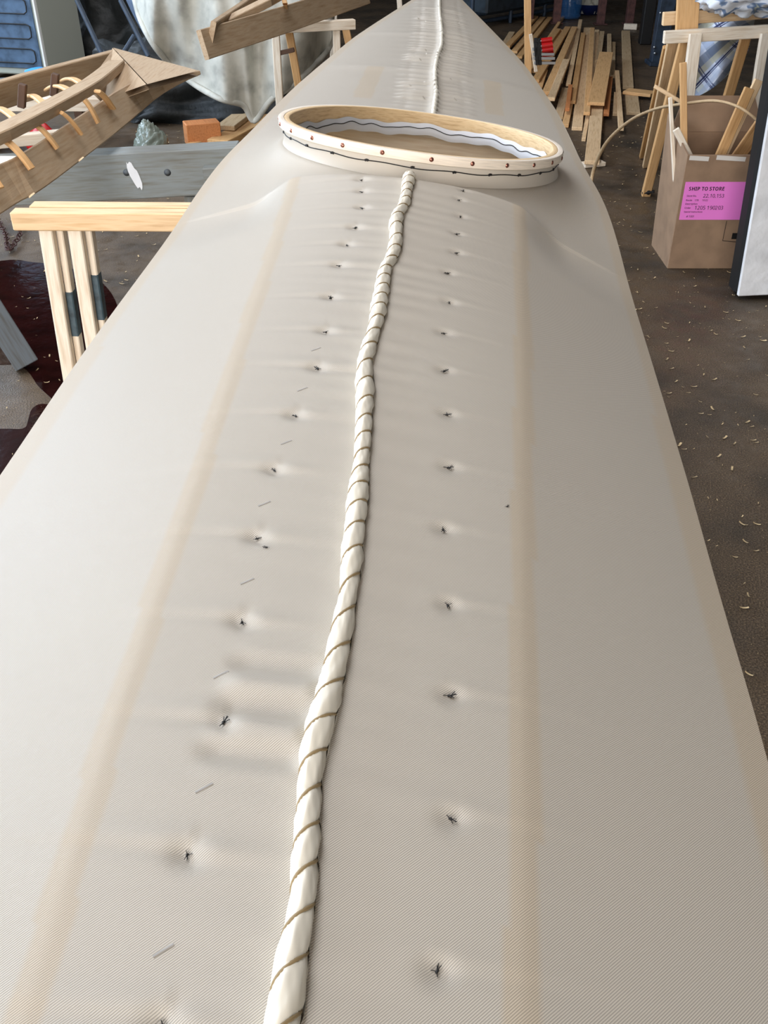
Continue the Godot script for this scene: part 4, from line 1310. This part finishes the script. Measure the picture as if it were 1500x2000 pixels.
	for q in inside:
		var a := on_z(q[0][0], q[0][1], q[3] + 0.04); var b := on_z(q[1][0], q[1][1], q[3])
		if q[3] < 4.25:
			# carry on down to the bottom of the box
			var dn := (b - a).normalized()
			if dn.y < -0.05:
				var e := b + dn * ((b.y - 0.06) / -dn.y)
				e.x = clampf(e.x, x0 + 0.05, x0 + w - 0.05)
				e.z = clampf(e.z, z0 - d + 0.05, z0 - 0.05)
				b = e
		var depth := (a - Vector3(0, EYE, 0)).dot(ray(750, 1000))
		single(chamfer_box(Vector3(q[2] * depth / FOCAL, 0.016, a.distance_to(b)), 0.002), "offcut", kinds[q[4]], along(a, b, Vector3(0, 0, 1)), q[5], "offcut", "offcuts in the cardboard box")
	# two long boards leaning on the sawhorse beside the box
	for q in [[[1322, 62], [1267, 330], 26, 0, "wide light board leaning on the sawhorse left of the box"], [[1304, 90], [1256, 312], 16, 2, "brown board leaning behind the wide light board left of the box"]]:
		var b := on_h(q[1][0], q[1][1] - 6, 0.012)
		var a := on_z(q[0][0], q[0][1], 4.85 if q[3] == 0 else 5.0)
		single(chamfer_box(Vector3(q[2] * 5.0 / FOCAL, 0.02, a.distance_to(b)), 0.002), "leaning_board", kinds[q[3]], along(a, b, Vector3(0, 0, 1)), q[4], "board")

func make_right_horse() -> void:
	var z := 4.75
	var a := on_z(1296, 73, z); var b := on_z(1545, 58, z)
	var o := thing("sawhorse", "light sawhorse with two rails behind the cardboard box, cloths hung on it", "sawhorse", Vector3((a.x + b.x) * 0.5, 0, -z))
	stick(a, b, 0.03, 0.052, "rail", M.pine_white, o)
	var a2 := on_z(1294, 37, z + 0.12); var b2 := on_z(1545, 20, z + 0.12)
	stick(a2, b2, 0.03, 0.055, "rail", M.pine, o)
	stick(on_z(1340, 75, z + 0.05), Vector3(on_z(1340, 75, z).x - 0.03, 1.15, -z - 0.05), 0.10, 0.022, "post", M.pine_b, o, Vector3(0, 0, 1))
	var f1 := on_z(1352, 80, z)
	stick(Vector3(f1.x + 0.02, 0.002, -z + 0.12), Vector3(f1.x, 0.82, -z + 0.03), 0.055, 0.03, "leg", M.pine_white, o, Vector3(0, 0, 1))
	stick(Vector3(f1.x - 0.02, 0.002, -z - 0.30), Vector3(f1.x - 0.01, 0.82, -z - 0.07), 0.045, 0.03, "leg", M.pine_b, o, Vector3(0, 0, 1))
	var f2 := on_z(1492, 70, z)
	stick(Vector3(f2.x, 0.002, -z + 0.15), Vector3(f2.x, 0.82, -z + 0.03), 0.055, 0.03, "leg", M.pine_white, o, Vector3(0, 0, 1))
	stick(Vector3(f2.x - 0.06, 0.002, -z - 0.30), Vector3(f2.x - 0.05, 0.82, -z - 0.08), 0.045, 0.03, "leg", M.pine_c, o, Vector3(0, 0, 1))
	# plaid cloth hanging behind the rails
	var im := Image.create(256, 256, false, Image.FORMAT_RGBA8)
	im.fill(Color(0.84, 0.87, 0.93))
	for k in 2:
		for q in [[0, 34, Color(0.40, 0.46, 0.56, 0.75)], [34, 26, Color(0.74, 0.74, 0.66, 0.8)], [70, 7, Color(0.10, 0.13, 0.30, 0.9)], [80, 4, Color(0.10, 0.13, 0.30, 0.9)], [100, 20, Color(0.70, 0.76, 0.86, 0.6)]]:
			for i in q[1]:
				var s := Image.create(256, 1, false, Image.FORMAT_RGBA8)
				s.fill(q[2])
				im.blend_rect(s, Rect2i(0, 0, 256, 1), Vector2i(0, k * 128 + q[0] + i))
			if k == 0 or k == 1:
				var c := Image.create(q[1], 256, false, Image.FORMAT_RGBA8)
				c.fill(Color(q[2].r, q[2].g, q[2].b, q[2].a * 0.6))
				im.blend_rect(c, Rect2i(0, 0, q[1], 256), Vector2i(k * 128 + q[0], 0))
	var plaid := mat(Color.WHITE, 0.8, "plaid")
	plaid.albedo_texture = ImageTexture.create_from_image(im)
	var zc := z + 0.33
	var cloth := grid_mesh(41, 41, func(u: float, v: float) -> Vector3:
		var top := Vector2(1344, 40).lerp(Vector2(1475, 36), u)
		var low := Vector2(1343, 196).lerp(Vector2(1462, 100), u) + Vector2(0, 16.0 * sin(PI * u))
		var p := top.lerp(low, v)
		return on_z(p.x, p.y, zc + 0.05 * sin(u * 8.0 + v) * (0.4 + v) + 0.02 * sin(v * 9.0 + u * 5.0)))
	# lay the pattern on the bias, as the cloth hangs from a corner
	var arr := cloth.surface_get_arrays(0)
	var uv: PackedVector2Array = arr[Mesh.ARRAY_TEX_UV]
	for i in uv.size(): uv[i] = Vector2(uv[i].x * 0.9, uv[i].y * 1.0).rotated(0.55)
	arr[Mesh.ARRAY_TEX_UV] = uv
	var cm := ArrayMesh.new()
	cm.add_surface_from_arrays(Mesh.PRIMITIVE_TRIANGLES, arr)
	single(cm, "plaid_cloth", plaid, Transform3D(), "blue and white plaid cloth hanging behind the sawhorse rails", "cloth")
	# flowered cloth bunched on the rails
	var fl := mat(Color.WHITE, 0.8, "flowered")
	var fn := noise(0.028, 2, FastNoiseLite.TYPE_CELLULAR, 4)
	fl.albedo_texture = noise_tex(fn, [[0.0, Color(0.85, 0.88, 0.92)], [0.55, Color(0.88, 0.90, 0.93)], [0.6, Color(0.55, 0.63, 0.75)], [0.75, Color(0.38, 0.47, 0.60)], [0.9, Color(0.80, 0.80, 0.70)]], 256)
	var nn := noise(1.0, 4, FastNoiseLite.TYPE_SIMPLEX_SMOOTH, 8)
	var c0 := on_z(1455, 30, z + 0.05)
	var bunch := grid_mesh(61, 31, func(u: float, v: float) -> Vector3:
		var th := TAU * u; var ph := (v - 0.5) * PI
		var d := Vector3(cos(th) * cos(ph), sin(ph), sin(th) * cos(ph))
		var k := 1.0 + 0.45 * nn.get_noise_3dv(d * 1.6) + 0.28 * nn.get_noise_3dv(d * 4.0 + Vector3(3, 0, 0))
		return c0 + Vector3(0, 0.12, -0.02) + d * Vector3(0.27, 0.115, 0.14) * k, true, Vector2(3, 1.5))
	single(bunch, "flowered_cloth", fl, Transform3D(), "white and blue flowered cloth bunched on the sawhorse rails", "cloth")

func make_far_right() -> void:
	# steel column with bolts
	var f := on_h(1283, 126, 0.0)
	var col := thing("steel_column", "blue-grey steel column with bolts standing behind the offcut pile", "column", f)
	stick(f + Vector3(0, 0.002, 0), Vector3(f.x + 0.03, 2.6, f.z), 0.12, 0.10, "column_shaft", M.column, col, Vector3(0, 0, 1))
	part(chamfer_box(Vector3(0.17, 0.03, 0.2), 0.004), "foot_plate", M.column, col, Transform3D(Basis(), f + Vector3(0, 0.016, 0)))
	for q in [[1278, 92], [1279, 104], [1290, 25]]:
		var p := on_z(q[0], q[1], -f.z - 0.055)
		part(lathe([Vector2(0.0005, 0.012), Vector2(0.009, 0.01), Vector2(0.011, 0.0)], 8), "bolt", M.steel, col, Transform3D(Basis(Vector3.RIGHT, PI / 2), p))
	var s := on_h(1258, 86, 0.0)
	single(chamfer_box(Vector3(0.10, 0.9, 0.10), 0.006), "stub_post", M.black, Transform3D(Basis(), s + Vector3(0, 0.452, 0)), "short black post left of the blue-grey steel column", "post")
	# workbench: only its rusty legs come into the picture
	var bench := thing("workbench", "heavy workbench on rust-brown square steel legs beyond the offcut pile", "workbench", on_h(1130, 50, 0.0))
	var legs := []
	for q in [[1033, 46], [1086, 46], [1172, 48], [1228, 48]]:
		var p := on_h(q[0], q[1], 0.0)
		legs.append(p)
		stick(p + Vector3(0, 0.002, 0), Vector3(p.x, 0.86, p.z), 0.075, 0.075, "leg", M.rust, bench, Vector3(0, 0, 1))
		part(chamfer_box(Vector3(0.13, 0.012, 0.13), 0.003), "foot_plate", M.rust, bench, Transform3D(Basis(), p + Vector3(0, 0.008, 0)))
	stick(legs[0] + Vector3(-0.15, 0.90, 0), legs[3] + Vector3(0.15, 0.90, 0), 0.7, 0.07, "bench_top", M.grey_dark, bench)
	# machine on a tube frame
	var m0 := on_h(905, 62, 0.0); var m1 := on_h(1078, 28, 0.0)
	var mc := thing("machine", "dark riveted machine housing on a blue tube frame under the workbench", "machine", (m0 + m1) * 0.5)
	var xf := along(Vector3(m0.x, 0.40, m0.z - 0.3), Vector3(m1.x, 0.40, m1.z - 0.3))
	part(chamfer_box(Vector3(0.5, 0.56, m0.distance_to(m1) * 0.9), 0.02), "housing", M.machine, mc, xf)
	for i in 9:
		var p := on_z(990 + i * 9.5, 22 - i * 1.6, 10.55 + 0.05 * i)
		var t := float(i) / 8.0
		var surf := Vector3(lerpf(m0.x + 0.35, m1.x - 0.12, t), 0.19, 0)
		var lz := lerpf(m0.z, m1.z, (surf.x - m0.x) / (m1.x - m0.x)) - 0.3 + 0.255
		part(lathe([Vector2(0.0005, 0.012), Vector2(0.012, 0.009), Vector2(0.017, 0.0)], 8), "rivet", M.steel, mc, Transform3D(Basis(Vector3.RIGHT, PI / 2), Vector3(surf.x, 0.19, lz)))
	for hh in [0.05, 0.12]:
		part(tube([Vector3(m0.x - 0.1, hh, m0.z + 0.02), Vector3(m1.x, hh, m1.z + 0.02)], 0.02, 8), "frame_tube", M.column, mc)
	for t in [0.08, 0.5, 0.9]:
		var p := m0.lerp(m1, t)
		part(tube([Vector3(p.x, 0.002, p.z + 0.02), Vector3(p.x, 0.45, p.z + 0.02)], 0.02, 8), "frame_tube", M.column, mc)
	# water bottle and sack
	var wj := mat(Color(0.20, 0.46, 0.72, 0.35), 0.08, "bottle_plastic")
	wj.transparency = BaseMaterial3D.TRANSPARENCY_ALPHA
	var wp := on_h(1110, 36, 0.0)
	var jug := thing("water_bottle", "big ribbed clear blue water bottle standing under the workbench", "bottle", wp)
	part(lathe([Vector2(0.001, 0.002), Vector2(0.115, 0.004), Vector2(0.128, 0.03), Vector2(0.12, 0.09), Vector2(0.13, 0.11), Vector2(0.13, 0.2), Vector2(0.12, 0.21), Vector2(0.13, 0.23), Vector2(0.13, 0.34), Vector2(0.09, 0.40), Vector2(0.03, 0.44), Vector2(0.028, 0.49)], 24), "bottle_body", wj, jug, Transform3D(Basis(), wp))
	part(lathe([Vector2(0.031, 0.47), Vector2(0.031, 0.50), Vector2(0.001, 0.502)], 16), "cap", M.fridge_trim, jug, Transform3D(Basis(), wp))
	var bk := on_h(1148, 27, 0.0)
	var tub := thing("tub", "dark blue tub holding a white sack under the workbench", "tub", bk)
	part(lathe([Vector2(0.001, 0.002), Vector2(0.13, 0.003), Vector2(0.17, 0.10), Vector2(0.18, 0.105), Vector2(0.16, 0.10), Vector2(0.12, 0.02), Vector2(0.001, 0.015)], 24), "tub_body", mat(Color(0.06, 0.13, 0.34), 0.5), tub, Transform3D(Basis(), bk))
	lump("sack", bk + Vector3(0, 0.016, 0), Vector3(0.13, 0.34, 0.12), M.tarp, 41, "white sack standing in the dark blue tub", "sack")
	single(chamfer_box(Vector3(0.13, 0.05, 0.07), 0.004), "wood_block", M.pine_white, Transform3D(Basis(Vector3.UP, -0.2), on_h(1226, 48, 0.026) + Vector3(0, 0, 0.13)), "little white wood block at the foot of a workbench leg", "block")

# ---------------------------------------------------------------- floor litter
func make_litter() -> void:
	# dark wet stain with glossy pools
	var wet := mat(Color(0.16, 0.055, 0.05), 0.12, "wet_stain")
	wet.albedo_texture = blotch_tex
	wet.uv1_triplanar = true
	wet.uv1_world_triplanar = true
	wet.uv1_scale = Vector3.ONE * 1.5
	wet.normal_enabled = true
	wet.normal_texture = blotch_bump
	wet.normal_scale = 0.12
	var pools := [
		[[[-60, 520], [20, 508], [60, 512], [120, 520], [190, 545], [230, 600], [230, 690], [200, 760], [140, 800], [80, 760], [40, 715], [-60, 690]], "dark red wet stain spread over the floor under the sawhorse"],
		[[[-60, 838], [10, 838], [50, 835], [62, 800], [90, 790], [150, 815], [120, 960], [-60, 980]], "dark wet stain on the floor next to the kayak's left side"],
	]
	for q in pools:
		var ctrl := []
		for p in q[0]: ctrl.append(on_h(p[0], p[1], 0.0))
		ctrl.append(ctrl[0])
		var pts := curve_points(ctrl, 5)
		pts.pop_back()
		var o := single(fan(pts, Vector3(0, 0.0015, 0)), "wet_stain", wet, Transform3D(), q[1], "stain")
		o.set_meta("kind", "stuff")
	# a chain lying at the edge of the stain
	var c0 := [on_h(-5, 430, 0.01), on_h(12, 462, 0.01), on_h(18, 490, 0.01), on_h(40, 460, 0.01), on_h(36, 425, 0.01)]
	var path := curve_points(c0, 7)
	var chain := thing("chain", "rusty dark chain lying on the floor left of the sawhorse legs", "chain", c0[1] - Vector3(0, 0.01, 0))
	var link := torus(0.022, 0.006)
	for i in path.size() - 1:
		var x := along(path[i], path[i + 1], Vector3.UP if i % 2 == 0 else Vector3(1, 0.4, 0))
		x.origin.y = 0.02
		part(link, "chain_link", M.rust, chain, x)
	# wood shavings
	var curl := grid_mesh(7, 3, func(u: float, v: float) -> Vector3:
		var an := -1.2 + 2.4 * u
		return Vector3(sin(an) * 0.011, 0.010 - cos(an) * 0.008, (v - 0.5) * 0.005 + 0.003 * u))
	var mm := MultiMesh.new()
	mm.transform_format = MultiMesh.TRANSFORM_3D
	mm.use_colors = true
	mm.mesh = curl
	mm.instance_count = 7000
	for i in 7000:
		var x := rng.randf_range(0.45, 3.0) if i % 3 else rng.randf_range(-3.2, -0.5)
		var z := -rng.randf_range(0.4, 7.5)
		var k := rng.randf_range(0.25, 1.0)
		k = pow(k, 3.5) * 1.1 + 0.13
		mm.set_instance_transform(i, Transform3D(Basis(Vector3.UP, rng.randf_range(0, TAU)).scaled(Vector3(k, k * 0.6, k)), Vector3(x, 0.001, z)))
		var b := rng.randf_range(0.45, 1.0)
		mm.set_instance_color(i, Color(b, b * 0.97, b * 0.92))
	var sh := MultiMeshInstance3D.new()
	sh.name = "wood_shavings"
	sh.multimesh = mm
	M.shaving.vertex_color_use_as_albedo = true
	sh.material_override = M.shaving
	add_child(sh, true)
	tag(sh, "pale wood shavings and chips scattered over the dirty floor", "shavings")
	sh.set_meta("kind", "stuff")

func torus(r: float, t: float) -> ArrayMesh:
	var m := TorusMesh.new()
	m.inner_radius = r - t
	m.outer_radius = r
	m.rings = 12
	m.ring_segments = 6
	var st := SurfaceTool.new()
	st.append_from(m, 0, Transform3D(Basis.from_scale(Vector3(0.65, 1, 1.1))))
	return st.commit()

func _ready() -> void:
	rng.seed = 7
	make_camera_and_light()
	make_materials()
	make_room()
	make_kayak()
	make_left()
	make_right()
	make_litter()
